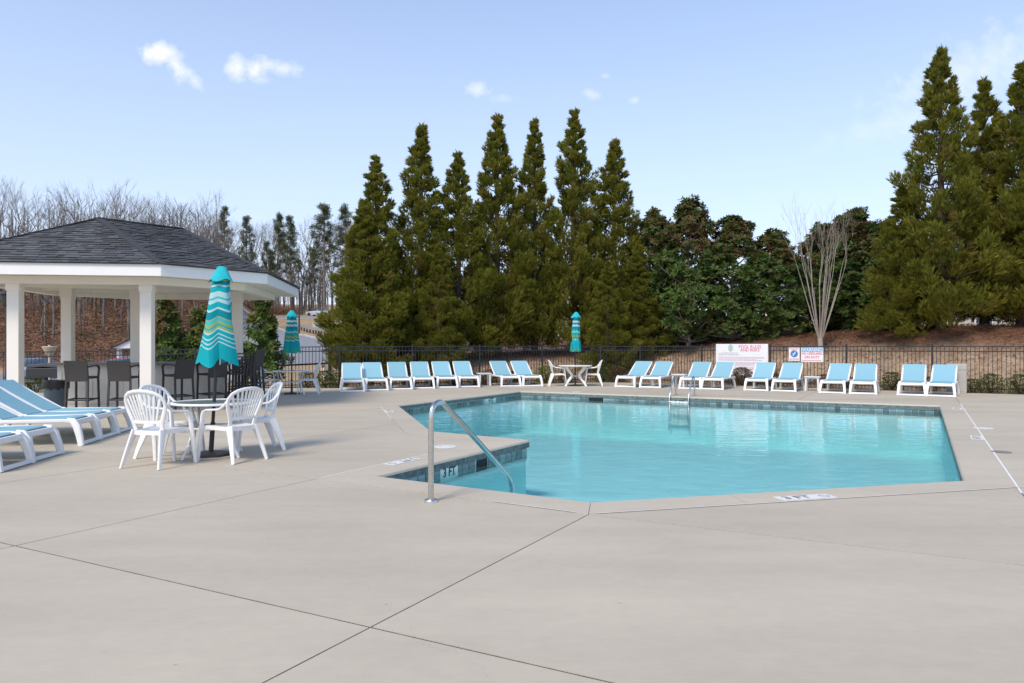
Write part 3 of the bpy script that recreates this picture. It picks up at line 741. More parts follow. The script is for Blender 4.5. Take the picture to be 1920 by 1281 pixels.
# bar
bar = empty('bar_counter', (-8.1, 16.7, 0), 0, 'L-shaped cream bar with grey granite top under the pavilion', 'bar')
BL = V(-8.1, 16.7, 0)
def bch(mb, name, m, parent=bar):
    mb.v = [(x-BL.x, y-BL.y, z) for x, y, z in mb.v]; return mb.build(name, m, parent)
b0, b1, b2 = V(-10.0, 16.35), V(-8.12, 16.6), V(-6.98, 18.2)
def wall_pts(a, b, th, back=True):
    d = (b-a).normalized(); nb = V(-d.y, d.x); return [a, b, b+nb*th, a+nb*th]
HC = 1.02
for (a, b) in ((b0, b1), (b1, b2)):
    w = wall_pts(a, b, .16); mb = MB(); mb.prism(w, 0, HC-.05); wall = bch(mb, 'bar_wall', M_BARWALL)
    d = (b-a).normalized(); nb = V(d.y, -d.x); Ln = (b-a).length; k = max(2, round(Ln/.62))
    for j in range(k):
        p0, p1 = a+d*(Ln*(j+.08)/k), a+d*(Ln*(j+.92)/k)
        for (z0, z1, u0, u1) in ((.12, .17, 0, 1), (.80, .85, 0, 1), (.17, .80, 0, .09), (.17, .80, .91, 1)):
            q0, q1 = lerp(p0, p1, u0), lerp(p0, p1, u1); mb = MB(); mb.prism([q0+nb*.018, q1+nb*.018, q1+nb*.001, q0+nb*.001][::-1], z0, z1); bch(mb, 'panel_moulding', M_BARWALL, wall)
    mb = MB(); mb.prism([a+nb*.02, b+nb*.02, b+nb*.001, a+nb*.001][::-1], .002, .10); bch(mb, 'skirting', M_BARWALL, wall)
d1 = (b1-b0).normalized(); n1 = V(-d1.y, d1.x); d2 = (b2-b1).normalized(); n2 = V(-d2.y, d2.x)
mm = (n1+n2)/(1+n1.dot(n2))
def top_poly(o): return [b0-d1*.12-n1*o, b1-mm*o, b2+d2*.3-n2*o, b2+d2*.3+n2*.34, b1+mm*.34, b0-d1*.12+n1*.34]
mb = MB(); mb.prism(top_poly(.17), HC-.05, HC); bch(mb, 'countertop', M_GRANITE)

# ---------------------------------------------------------------- bar stools
def make_stool():
    r = empty('bar_stool', cat='bar stool')
    mb = MB(); mb.bbox((0, 0, .735), (.46, .46, .05), .012); mb.build('seat', M_WICKER, r)
    mb = MB(); pts_ = [(0, -.215-.0*t, .66) for t in (0,)]
    path = [(0, -.225, .66), (0, -.24, .80), (0, -.262, .95), (0, -.29, 1.085)]
    mb.sweep(path, [.40, .42, .44, .46], .028, (0, 1, 0), 4); mb.build('backrest', M_WICKER, r)
    for s in (-1, 1):
        mb = MB(); mb.sweep([(s*.215, .21, .97), (s*.232, .235, .93), (s*.222, .215, .72), (s*.232, .24, 0)], .036, .036, (0, 1, 0), 4); mb.build('leg', M_WICKER, r)
        mb = MB(); mb.sweep([(s*.212, -.26, .99), (s*.21, -.215, .70), (s*.225, -.26, 0)], .036, .036, (0, 1, 0), 4); mb.build('leg', M_WICKER, r)
        mb = MB(); mb.sweep([(s*.222, -.255, .955), (s*.232, -.1, .975), (s*.232, .12, .985), (s*.222, .22, .965)], .042, .026, (0, 0, 1), 4); mb.build('arm', M_WICKER, r)
        mb = MB(); mb.sweep([(s*.226, -.24, .27), (s*.226, .225, .29)], .024, .03, (0, 0, 1), 4); mb.build('stretcher', M_WICKER, r)
    mb = MB(); mb.sweep([(-.226, .226, .28), (.226, .226, .28)], .028, .03, (0, 0, 1), 4); mb.build('footrest', M_WICKER, r)
    mb = MB(); mb.sweep([(-.224, -.24, .275), (.224, -.24, .275)], .024, .03, (0, 0, 1), 4); mb.build('stretcher', M_WICKER, r)
    return r
ST = Stamp(make_stool())
ST.put((-8.96, 15.5, 0), face(95), 'dark wicker bar stool at the bar beside the blue-grey bin')
ST.put((-8.14, 15.6, 0), face(96), 'dark wicker bar stool at the bar beside the near corner column')
ST.put((-7.46, 16.62, 0), face(146), 'dark wicker bar stool turned to the bar, next to the column corner')
ST.put((-6.98, 17.3, 0), face(144), 'dark wicker bar stool at the bar behind the big striped umbrella')
for k in range(4):
    ST.put((-6.50+.072*k, 17.75+.02*k, .001+.075*k), face(172), 'dark wicker bar stool in the nested stack of four by the bar end', 'nested bar stools')

# ---------------------------------------------------------------- resin armchairs
def yb(x, z): return -.19-.30*(z-.42)+.9*x*x
def make_chair():
    r = empty('resin_armchair', cat='chair')
    mb = MB(); nx_, ny_ = 9, 9; g = []
    for j in range(ny_):
        for i in range(nx_):
            u, v = i/(nx_-1)*2-1, j/(ny_-1); y = -.2+.43*v; hw = lerp(.185, .235, v); x = u*hw
            z = .425-.018*math.sin(PI*v)*(1-u*u)+.012*v-(.03*((v-.85)/.15)**2 if v > .85 else 0); g.append((x, y, z))
    mb.add(g, [(j*nx_+i, j*nx_+i+1, (j+1)*nx_+i+1, (j+1)*nx_+i) for j in range(ny_-1) for i in range(nx_-1)])
    rim = [i for i in range(nx_)]+[j*nx_+nx_-1 for j in range(1, ny_)]+[(ny_-1)*nx_+i for i in range(nx_-2, -1, -1)]+[j*nx_ for j in range(ny_-2, 0, -1)]
    o = len(mb.v); mb.v += [(mb.v[i][0]*.98, mb.v[i][1], mb.v[i][2]-.05) for i in rim]; k = len(rim)
    mb.f += [(rim[(i+1) % k], rim[i], o+i, o+(i+1) % k) for i in range(k)]; mb.m += [0]*k
    mb.build('seat', M_PLASTIC, r, True)
    half = [(.175, .43), (.19, .53), (.225, .62), (.252, .70), (.252, .77), (.222, .825), (.165, .86), (.085, .88), (0, .885)]
    full = half+[(-x, z) for x, z in half[-2::-1]]
    mb = MB(); mb.sweep([(x, yb(x, z), z) for x, z in full], [.05]*3+[.042]*(len(full)-6)+[.05]*3, .03, lambda i: (0, 1, .25), 8, sq=.7)
    back = mb.build('backrest', M_PLASTIC, r, True)
    mb = MB(); mb.sweep([(x, yb(x, .525)+.002, .525) for x in (-.18, -.09, 0, .09, .18)], .045, .016, (0, 1, 0), 6); mb.build('lower_rail', M_PLASTIC, back, True)
    for i in range(-4, 5):
        a = i/4; xt = .215*a; zt = interp(abs(xt), [(0, .88), (.085, .875), (.165, .85), (.222, .80)])
        xb = .128*a; path = []
        for t in (0, .25, .5, .75, 1):
            z = lerp(.535, zt, t); x = lerp(xb, xt, t)+.0*t; path.append((x, yb(x, z)+.004, z))
        mb = MB(); mb.sweep(path, [.022, .026, .030, .032, .034], .012, lambda i: (0, 1, .25), 6); mb.build('slat', M_PLASTIC, back, True)
    for s in (-1, 1):
        mb = MB(); mb.sweep([(s*.252, .20, .605), (s*.258, .215, .57), (s*.262, .235, .40), (s*.272, .265, .18), (s*.280, .285, 0)], [.05, .055, .06, .052, .044], [.03, .032, .035, .032, .028], (0, 1, .1), 8, sq=.7); mb.build('leg', M_PLASTIC, r, True)
        mb = MB(); mb.sweep([(s*.185, -.17, .425), (s*.205, -.215, .30), (s*.232, -.275, .13), (s*.25, -.315, 0)], [.035, .035, .034, .032], [.11, .085, .06, .045], (0, 1, .1), 8, sq=.7); mb.build('leg', M_PLASTIC, r, True)
        mb = MB(); mb.sweep([(s*.25, .212, .60), (s*.254, .15, .625), (s*.262, .02, .632), (s*.268, -.10, .645), (s*.266, -.175, .69), (s*.252, yb(.25, .75)+.01, .75)], [.048, .05, .05, .046, .04, .034], .026, (0, 0, 1), 8, sq=.7); mb.build('arm', M_PLASTIC, r, True)
    return r
CH = Stamp(make_chair())
CH.put((-4.13, 8.70, 0), face(77), 'white resin armchair seen from behind, beside the glass table under the big umbrella')
CH.put((-4.30, 9.36, 0), face(-14), 'white resin armchair on the bar side of the glass table, facing the pool')
CH.put((-3.42, 9.10, 0), face(150), 'white resin armchair on the pool side of the glass table, back to the pool')
CH.put((-3.44, 9.98, 0), face(212), 'white resin armchair tucked behind the glass table, half hidden by another chair')
CH.put((sx(504, 21.5), 21.45, 0), face(5), 'white resin armchair at the far fence table, beside the stacked stools')
CH.put((sx(579, 21.6), 21.6, 0), face(188), 'white resin armchair at the far fence table, its back to the row of six loungers')
CH.put((1.58, 25.75, 0), face(2), 'white resin armchair at the X-legged table on the side of the row of loungers')
CH.put((2.80, 25.75, 0), face(178), 'white resin armchair at the X-legged table on the side of the pool ladder')

# ---------------------------------------------------------------- tables
def glass_table(loc, rad, h, label):
    r = empty('garden_table', loc, 0, label, 'table')
    mb = MB(); mb.revolve([(rad-.035, h-.028), (rad-.008, h-.028), (rad, h-.016), (rad-.004, h), (rad-.03, h+.002), (rad-.038, h-.008), (rad-.035, h-.028)], 48); mb.build('table_rim', M_PLASTIC, r, True)
    mb = MB(); mb.revolve([(.03, h-.014), (rad-.034, h-.014), (rad-.034, h-.006), (.03, h-.006), (.03, h-.014)], 48); mb.build('glass_top', M_GLASS, r)
    for k in range(4):
        a = PI/4+k*PI/2+.3; c, s = math.cos(a), math.sin(a)
        path = [(c*q, s*q, z) for q, z in ((rad-.06, h-.02), (rad-.10, h-.12), (rad-.20, h-.32), (rad-.14, .18), (rad-.04, 0.0))]
        mb = MB(); mb.tube(path, .017, 8); mb.build('leg', M_PLASTIC, r, True)
    mb = MB(); mb.tube([((rad-.20)*math.cos(2*PI*k/24), (rad-.20)*math.sin(2*PI*k/24), h-.32) for k in range(25)], .011, 6); mb.build('leg_ring', M_PLASTIC, r, True)
    return r
glass_table((-3.80, 9.45, 0), .50, .69, 'round glass-topped white garden table under the big striped umbrella')
glass_table((-6.34, 21.4, 0), .53, .68, 'round white garden table under the umbrella by the driveway fence')
r = empty('resin_table', (2.19, 25.75, 0), 0, 'white resin table with crossed X legs by the back fence', 'table')
mb = MB(); mb.revolve([(.05, .665), (.52, .668), (.575, .685), (.59, .70), (.58, .715), (.05, .718), (.05, .665)], 40); mb.build('table_top', M_PLASTIC, r, True)
for sx_ in (-1, 1):
    for sy_ in (-1, 1):
        path = [(sx_*.34, sy_*.2, .675), (sx_*.25, sy_*.16, .55), (sx_*.13, sy_*.10, .40), (sx_*.14, sy_*.11, .31), (sx_*.27, sy_*.2, .15), (sx_*.36, sy_*.28, 0)]
        mb = MB(); mb.sweep(path, [.12, .10, .09, .09, .075, .06], .05, (0, 1, 0), 8, sq=.7); mb.build('leg', M_PLASTIC, r, True)
mb = MB(); mb.sweep([(-.13, 0, .36), (0, 0, .33), (.13, 0, .36)], .07, .2, (0, 1, 0), 6); mb.build('leg_brace', M_PLASTIC, r, True)
def side_table(loc, rz, label):
    r = empty('side_table', loc, rz, label, 'side table')
    mb = MB(); mb.bbox((0, 0, .43), (.46, .46, .03), .012); mb.bbox((0, 0, .40), (.40, .40, .03), .005); mb.build('table_top', M_PLASTIC_OLD, r)
    for a in (-1, 1):
        for b in (-1, 1): mb = MB(); mb.sweep([(a*.17, b*.17, .40), (a*.185, b*.185, 0)], .055, .05, (0, 1, 0), 4); mb.build('leg', M_PLASTIC_OLD, r)
side_table((-.98, 25.9, 0), .25, 'small white side table between the row of six loungers and a pair')
side_table((5.62, 24.9, 0), -.5, 'small white side table behind the pool ladder, between two pairs of loungers')
side_table((9.30, 23.0, 0), -.5, 'small white side table below the lifeguard warning sign')

# ---------------------------------------------------------------- closed umbrellas
TE, TD, LT, WH, YE, GR = (.01, .42, .47), (.006, .29, .36), (.06, .52, .58), (.48, .70, .70), (.34, .46, .16), (.03, .42, .34)
def seq(parts):
    out_, p = [], 0.0
    for w, c in parts: out_.append((p, c)); p += w
    k = p; return [(a/k, c) for a, c in out_]
S_BIG = stripes_mat('striped_canopy', seq([(3, TE), (1, YE), (2, TD), (1, WH), (3, TE), (3, WH), (1, LT), (2, WH), (3, TE), (1, WH), (4, TD), (.6, YE), (2, LT), (1.6, YE), (1, TE), (1.2, YE), (1, WH), (2, TE), (.7, WH), (1.6, TE), (.7, WH), (1.6, TE), (.7, WH), (9, TE)]))
S_MID = stripes_mat('plaid_canopy', seq([(3, TE), (1, LT), (2, TD), (2, WH), (2, TD), (2, WH), (3, TD), (2, TE), (1, WH), (3, GR), (2, YE), (2, GR), (1, WH), (1, TD), (6, TE), (4, GR)]))
M_CANOPY = mat('plain_turquoise_canopy', (.01, .42, .47), .85, noise_s=8, amt=.1)
def umbrella(loc, lean, ztop, zhem, r0, r1, mats, label, pleats=8, wrap=None, hem_wave=.05, seed=1, base='plate', amp=.28, sk=0.0):
    rg = random.Random(seed)
    r = empty('patio_umbrella', loc, 0, label, 'umbrella')
    def ax(z): t = z/ztop; return V(lean[0]*t, lean[1]*t, z)
    mb = MB(); mb.tube([ax(0.02), ax(ztop*.5), ax(ztop-.05)], .021, 10); mb.build('pole', M_BLACKMET, r, True)
    if base == 'plate':
        bb = MB(); bb.revolve([(.001, 0), (.235, 0), (.235, .035), (.16, .05), (.06, .062), (.05, .062), (.001, .062)], 8); b = bb.build('base', M_BLACKMET, r)
        mb = MB(); mb.tube([(0, 0, .05), tuple(ax(.42))], .03, 12); mb.build('base_sleeve', M_BLACKMET, b, True)
    else:
        bb = MB(); bb.revolve([(.001, 0), (.24, 0), (.24, .02), (.14, .045), (.05, .055), (.001, .055)], 28); b = bb.build('base', M_BLACKMET, r, True)
        mb = MB(); mb.tube([(0, 0, .05), tuple(ax(.34))], .028, 12); mb.build('base_sleeve', M_BLACKMET, b, True)
    na, nz_ = pleats*10, 34; mb = MB(); mb.uv = []
    ph = [rg.uniform(-.25, .25) for _ in range(pleats)]; am = [rg.uniform(.6, 1.3) for _ in range(pleats)]; hw = [rg.uniform(-1, 1) for _ in range(pleats)]
    for i in range(nz_+1):
        t = i/nz_
        for j in range(na):
            a = 2*PI*j/na; k = int(j/10) % pleats; fr = (j % 10)/10; nk = (k+1) % pleats
            tri = .6*(1-abs(2*fr-1))+.4*(.5-.5*math.cos(2*PI*fr))                                # 0 on a rib, 1 in the loose middle of a panel
            A_ = lerp(am[k], am[nk], fr)
            rr = lerp(r0, r1, t**.85); 
            if wrap: rr *= 1-.30*math.exp(-((t-wrap)/.07)**2)
            rr *= 1+amp*A_*(tri-.5)*(0.35+.65*t)*(1.2 if tri > .5 else .9)
            drop = hem_wave*(tri*A_*1.1-.4)*t + .5*hem_wave*lerp(hw[k], hw[nk], fr)*t
            z = lerp(ztop-.10, zhem, t)-drop
            ang = a+(.34*tri*t+sk*t)*(1 if rg else 1)+ph[k]*.0
            p = ax(z)+V(rr*math.cos(ang), rr*math.sin(ang), 0); mb.v.append(tuple(p)); mb.uv.append((j/na, min(.999, max(.0, t))))
    mb.f = [(i*na+j, (i+1)*na+j, (i+1)*na+(j+1) % na, i*na+(j+1) % na) for i in range(nz_) for j in range(na)]; mb.m = [0]*len(mb.f)
    can = mb.build('canopy', mats, r, True)
    vent = MB(); na = 64; zc = ztop
    prof = [(.012, 0), (.05, -.012), (.075, -.05), (r0*1.35, -.13), (r0*1.75, -.19)]
    for i, (q, dz) in enumerate(prof):
        for j in range(na):
            a = 2*PI*j/na; w = 1+(.12*math.cos(pleats*a+.6))*i/4; p = ax(zc+dz-.02*math.cos(pleats*a)*i/4)+V(q*w*math.cos(a), q*w*math.sin(a), 0); vent.v.append(tuple(p))
    vent.f = [(i*na+j, (i+1)*na+j, (i+1)*na+(j+1) % na, i*na+(j+1) % na) for i in range(4) for j in range(na)]+[tuple(range(na))]; vent.m = [0]*len(vent.f)
    vent.build('vent_cap', M_CANOPY, r, True)
    mb = MB(); t_ = ax(ztop+.005); mb.revolve([(.018, -.01), (.02, .006), (.012, .016), (.001, .018)], 12, tuple(t_)); mb.build('finial', M_BLACKMET, r, True)
    for k in range(pleats):
        a = 2*PI*k/pleats+.1+sk; z1 = zhem+.06; mb = MB()
        p0 = ax(ztop-.2)+V(.03*math.cos(a), .03*math.sin(a), 0); p1 = ax(z1-.10)+V(r1*.72*math.cos(a), r1*.72*math.sin(a), 0); mb.tube([p0, p1], .007, 5); mb.build('rib', M_WHITE_PAINT, r)
    if wrap:
        z = lerp(ztop-.1, zhem, wrap); mb = MB(); q = lerp(r0, r1, wrap**.85)*.80
        mb.tube([tuple(ax(z)+V(q*math.cos(2*PI*k/20), q*math.sin(2*PI*k/20), 0)) for k in range(21)], .014, 5); mb.build('tie_strap', M_CANOPY, r, True)
    return r
umbrella((-3.83, 9.46, 0), (.12, .05), 2.415, 1.20, .085, .225, S_BIG, 'big closed turquoise umbrella with white and yellow stripes over the glass table', 4, None, .10, 3, 'plate', .40, .55)
umbrella((-6.34, 21.4, 0), (.0, .0), 2.41, 1.20, .10, .24, S_MID, 'closed teal plaid umbrella by the driveway fence', 8, None, .05, 5, 'plate', .25)
umbrella((2.19, 25.75, 0), (.03, 0), 2.56, 1.22, .10, .165, S_MID, 'narrow closed turquoise umbrella tied at its waist, by the back fence', 8, .66, .06, 8, 'round', .3)

# ---------------------------------------------------------------- loungers
def make_lounger(ang=31):
    r = empty('sun_lounger', cat='sun lounger'); ca, sa = math.cos(math.radians(ang)), math.sin(math.radians(ang))
    HY = -.08                                                   # hinge; foot at +Y
    mb = MB()
    for s in (-1, 1):
        mb.sweep([(s*.315, .82, .335), (s*.325, .74, .35), (s*.325, 0, .345), (s*.325, -.62, .345), (s*.31, -.78, .33)], .05, .055, (0, 0, 1), 8, sq=.6)
    for y in (.55, .1, -.6): mb.sweep([(-.31, y, .335), (.31, y, .335)], .05, .03, (0, 0, 1), 4)
    mb.build('frame', M_PLASTIC, r, True)
    def leg_loop(y0, y1, name):
        mb = MB(); top_, bt = .30, .345
        for s in (-1, 1): mb.sweep([(s*top_, y0, .345), (s*(top_+.012), lerp(y0, y1, .35), .28), (s*(bt-.006), lerp(y0, y1, .8), .12), (s*bt, y1, .0)], [.09, .082, .075, .07], .06, (0, 1, .3), 8, sq=.5)
        mb.sweep([(-top_-.03, y0, .33), (top_+.03, y0, .33)], (.08), .075, (0, 1, .2), 8, sq=.5)
        mb.sweep([(-bt, y1-.004*(1 if y1 > 0 else -1), .026), (bt, y1-.004*(1 if y1 > 0 else -1), .026)], .06, .048, (0, 1, .2), 8, sq=.5)
        return mb.build(name, M_PLASTIC, r, True)
    leg_loop(-.52, -.66, 'head_leg')
    mb = MB()
    for s in (-1, 1): mb.sweep([(s*.292, .78, .352), (s*.30, .855, .340), (s*.312, .905, .275), (s*.328, .945, .14), (s*.34, .975, 0)], [.075, .08, .078, .072, .068], [.07, .095, .10, .085, .075], (0, 1, .35), 8, sq=.45)
    mb.sweep([(-.32, .872, .318), (.32, .872, .318)], .075, .085, (0, 1, .4), 8, sq=.45)
    mb.sweep([(-.345, .966, .026), (.345, .966, .026)], .052, .07, (0, 1, .2), 8, sq=.45)
    mb.build('foot_leg', M_PLASTIC, r, True)
    mb = MB(); path = [(0, .825, .362), (0, .78, .374), (0, .5, .366), (0, .2, .36), (0, HY, .366)]
    mb.sweep(path, .61, .010, (0, 0, 1), 4); mb.build('seat_sling', M_SLING, r)
    mb = MB(); mb.sweep([(-.29, .815, .362), (0, .825, .36), (.29, .815, .362)], .05, .02, (0, 0, 1), 6); mb.build('foot_strap', M_DKSLING, r)
    top_ = V(0, HY-.90*ca, .375+.90*sa)
    bf = MB(); h0 = V(0, HY, .365)
    for s in (-1, 1): bf.sweep([(s*.30, HY+.03, .362), (s*.30, HY-.04, .372), (s*.30, lerp(h0.y, top_.y, .6), lerp(h0.z, top_.z, .6)-.028), (s*.29, top_.y, top_.z-.028)], .05, .04, (0, sa, ca), 8, sq=.6)
    bf.sweep([(-.29, top_.y+.01, top_.z-.034), (.29, top_.y+.01, top_.z-.034)], .05, .04, (0, sa, ca), 8, sq=.6)
    bk = bf.build('back_frame', M_PLASTIC, r, True)
    mb = MB(); pth = []
    for t in (0, .1, .35, .65, .9, 1.0): pth.append((0, lerp(HY-.02, top_.y, t), lerp(.372, top_.z, t)-.02*math.sin(PI*t)))
    pth.append((0, top_.y-.012, top_.z-.03))
    mb.sweep(pth, [.585]*len(pth), .010, lambda i: (0, sa, ca), 4); mb.build('back_sling', M_SLING, r)
    mb = MB()
    for s in (-1, 1): mb.sweep([(s*.24, -.52, .34), (s*.24, lerp(h0.y, top_.y, .62), lerp(h0.z, top_.z, .62)-.05)], .03, .022, (0, 1, .3), 6)
    mb.build('back_prop', M_PLASTIC_OLD, r)
    return r
LO = Stamp(make_lounger())
def lounger_at(fx, fy, head_deg, label, group=None, jit=0):
    h = math.radians(head_deg); d = V(math.cos(h), math.sin(h)); p = V(fx, fy)+d*.95
    return LO.put((p.x, p.y, 0), face(head_deg+180+2.2*math.sin(fx*7.3+fy*3.1)), label, group)
nth = ['sixth', 'fifth', 'fourth', 'third', 'second', 'first']
for k, (x, y) in enumerate([(-4.8, 22.4), (-4.19, 23.0), (-3.5, 23.5), (-2.84, 24.05), (-2.1, 24.5), (-1.41, 24.85)]):
    lounger_at(x, y, 104+(-1, 1.5, 0, -1, 1, 0)[k], 'blue and white sun lounger, %s from the side table in the row of six' % nth[k], 'loungers in the row of six')
lounger_at(-.06, 25.2, 104, 'blue and white sun lounger of a pair, touching the row of six\'s side table')
lounger_at(.67, 25.35, 103, 'blue and white sun lounger of a pair, next to the X-legged table')
for (x, y, a, lb) in [(3.83, 24.9, 62, 'blue and white sun lounger of a pair behind the ladder, next to the X-legged table'), (4.54, 24.55, 62, 'blue and white sun lounger of a pair behind the ladder, next to the side table'),
        (5.69, 23.85, 62, 'blue and white sun lounger beside the side table, short of the pool rules sign'), (6.34, 23.52, 61, 'blue and white sun lounger overlapping the edge of the pool rules sign near its logo'),
        (7.52, 22.95, 61, 'blue and white sun lounger overlapping the pool rules sign below its red title'), (8.26, 22.5, 63, 'blue and white sun lounger below the no diving sign'),
        (9.37, 21.7, 60, 'blue and white sun lounger by the warning sign side table, towards the bin'), (10.04, 21.35, 60, 'blue and white sun lounger of a pair, away from the side table, towards the bin'),
        (11.1, 20.7, 58, 'blue and white sun lounger of the last pair, away from the beige bin'), (11.72, 20.28, 58, 'blue and white sun lounger of the last pair, touching the beige bin')]:
    lounger_at(x, y, a, lb)
for (x, y, a, lb) in [(-6.34, 12.1, 188, 'reclined blue lounger nearest the bar in the row of three by the pavilion'), (-6.21, 11.4, 187, 'reclined blue lounger in the middle of the row of three by the pavilion'),
        (-6.09, 10.68, 188, 'reclined blue lounger of the row of three, beside the empty gap'), (-5.81, 9.28, 187, 'blue lounger across the gap, nearer the row of three'), (-5.70, 8.52, 188, 'blue lounger across the gap, farthest from the bar')]:
    lounger_at(x, y, a, lb)

# ---------------------------------------------------------------- handrail and ladder
r = empty('pool_handrail', (-.726, 6.66, 0), 0, 'curved stainless steel handrail at the pool steps', 'handrail')
dv = V(.52, .854); pth = []
prof = [(0, 0), (0, .35), (0, .68)]
for k in range(1, 9):
    a = PI - k/8*math.radians(128); prof.append((.125+.125*math.cos(a), .76+.125*math.sin(a)))
prof += [(1.22, .115), (1.31, .045), (1.37, -.03), (1.40, -.12), (1.41, -.45)]
fine = []
for (a, b), (c, d) in zip(prof, prof[1:]): fine += [(lerp(a, c, k/3), lerp(b, d, k/3)) for k in range(3)]
fine.append(prof[-1])
for _ in range(2): fine = [fine[0]]+[((fine[i-1][0]+2*fine[i][0]+fine[i+1][0])/4, (fine[i-1][1]+2*fine[i][1]+fine[i+1][1])/4) for i in range(1, len(fine)-1)]+[fine[-1]]
mb = MB(); mb.tube([(dv.x*s, dv.y*s, z) for s, z in fine], .0255, 14); mb.build('rail', M_STEEL, r, True)
mb = MB(); mb.revolve([(.028, 0), (.062, 0.0), (.062, .012), (.055, .022), (.027, .028)], 28); mb.build('escutcheon', M_STEEL, r, True)
r = empty('pool_ladder', (4.62, 20.95, 0), 0, 'stainless steel pool ladder with two curved rails at the far wall', 'ladder')
bdir = V(9.755, -5.47).normalized(); inn = V(bdir.y, -bdir.x)
inn = inn if inn.y < 0 else -inn
for s in (0, 1):
    off = bdir*(.53*s)
    prof = [(0, 0), (0, .35), (.02, .47), (.08, .535), (.16, .53), (.26, .45), (.52, .12), (.60, -.02), (.63, -.15), (.63, -.9)]
    fine = []
    for (a, b), (c, d) in zip(prof, prof[1:]): fine += [(lerp(a, c, k/3), lerp(b, d, k/3)) for k in range(3)]
    fine.append(prof[-1])
    for _ in range(2): fine = [fine[0]]+[((fine[i-1][0]+2*fine[i][0]+fine[i+1][0])/4, (fine[i-1][1]+2*fine[i][1]+fine[i+1][1])/4) for i in range(1, len(fine)-1)]+[fine[-1]]
    mb = MB(); mb.tube([(off.x+inn.x*q, off.y+inn.y*q, z) for q, z in fine], .022, 10); mb.build('rail', M_STEEL, r, True)
    mb = MB(); mb.revolve([(.024, 0), (.055, 0.0), (.055, .012), (.023, .024)], 20, (off.x, off.y, 0)); mb.build('escutcheon', M_STEEL, r, True)
for z in (-.14, -.42, -.7):
    a = inn*.63; mb = MB(); mb.sweep([(a.x, a.y, z), (a.x+bdir.x*.53, a.y+bdir.y*.53, z)], .08, .03, (0, 0, 1), 4); mb.build('tread', M_WHITE_TILE, r)

# ---------------------------------------------------------------- fences
def fence(name, P, label, pan=2.44, base=lambda x: -.03, top=1.43):
    r = empty(name, (P[0].x, P[0].y, 0), 0, label, 'fence'); O_ = P[0]
    pm = MB(); pm.bbox((0, 0, .72), (.055, .055, 1.46), .003, seg=1); pme = pm.mesh('post', M_FENCE)
    cm = MB(); cm.bbox((0, 0, 0), (.066, .066, .02), .006, seg=1); cme = cm.mesh('post_cap', M_FENCE)
    km = MB(); km.box((0, 0, .66), (.016, .016, 1.34)); kme = km.mesh('picket', M_FENCE); cnt = 0
    def post(p):
        o = link('post', pme, r); o.location = (p.x-O_.x, p.y-O_.y, base(p.x)); c = link('post_cap', cme, o); c.location = (0, 0, 1.46); return o
    for si, (a, b) in enumerate(zip(P, P[1:])):
        Ln = (b-a).length; k = max(1, round(Ln/pan)); rot = math.atan2((b-a).y, (b-a).x)
        for j in range(k):
            p, q = lerp(a, b, j/k), lerp(a, b, (j+1)/k)
            o = post(p); o.rotation_euler = (0, 0, rot)
            if si == len(P)-2 and j == k-1: o = post(q); o.rotation_euler = (0, 0, rot)
            z0, z1 = base(p.x), base(q.x)
            for h in (1.40, 1.25, .13):
                mb = MB(); mb.sweep([(p.x-O_.x, p.y-O_.y, h+z0), (q.x-O_.x, q.y-O_.y, h+z1)], .028, .030, (0, 0, 1), 4); mb.build('rail', M_FENCE, r)
            m_ = max(2, round((q-p).length/.1125))
            for i in range(1, m_):
                s = lerp(p, q, i/m_); o = link('picket', kme, r); o.location = (s.x-O_.x, s.y-O_.y, lerp(z0, z1, i/m_)+.06); o.rotation_euler = (0, 0, rot)
    return r
fence('metal_fence', FENCE_L, 'black metal picket fence behind the pavilion towards the driveway', 1.83, lambda x: interp(x, [(-17, -.24), (-12, -.16), (-8, -.06), (-5.3, -.03)]))
fence('metal_fence', FENCE_BACK, 'black metal picket fence behind the row of six loungers')
fence('metal_fence', FENCE_R, 'black metal picket fence carrying the pool signs')

# ---------------------------------------------------------------- signs on the fence
fd = (FENCE_R[1]-FENCE_R[0]).normalized(); fn = V(fd.y, -fd.x); fn = fn if fn.y < 0 else -fn
def on_fence(px):
    t = px/1394-960/1394; a = FENCE_R[0]; s = (t*a.y-a.x)/(fd.x-t*fd.y); return a+fd*s
def sign(name, px0, px1, z0, z1, label):
    a, b = on_fence(px0), on_fence(px1); w = (b-a).length; c = (a+b)/2+fn*.030
    r = empty(name, (0, 0, 0), 0, label, 'sign'); r.matrix_world = frame_matrix((c.x, c.y, (z0+z1)/2), (fd.x, fd.y, 0), (0, 0, 1))
    mb = MB(); mb.bbox((0, 0, 0), (w, z1-z0, .008), .002, seg=1); mb.build('board', M_SIGN, r); return r, w, z1-z0
def put_text(r, body, size, x, y, m, bold=0, wide=1.0, z=.0048):
    o = link('lettering', text_mesh(body, size, m, bold=bold), r); o.location = (x, y, z); o.scale = (wide, 1, 1); return o
def put_rect(r, name, x, y, w, h, m, z=.0046):
    mb = MB(); mb.box((0, 0, 0), (w, h, .0012)); o = mb.build(name, m, r); o.location = (x, y, z); return o
r, w, h = sign('pool_rules_sign', 1343, 1440.5, .36, 1.455, 'large white pool rules sign with red heading on the fence')
put_text(r, 'POOL RULES', .155, w*.16, h*.405, M_RED, .001, .9); put_text(r, 'AND RISKS', .155, w*.16, h*.30, M_RED, .001, .9)
for (dx, dy, s, m_) in ((0, .05, .11, M_TEALP), (0, -.035, .10, M_GREENP)):
    mb = MB(); mb.add([(-s, 0, 0), (0, -s, 0), (s, 0, 0), (0, s, 0)], [(0, 1, 2, 3)]); o = mb.build('logo_diamond', m_, r); o.location = (-w*.21+dx, h*.36+dy, .0048+.001*(dy < 0))
rg = random.Random(4)
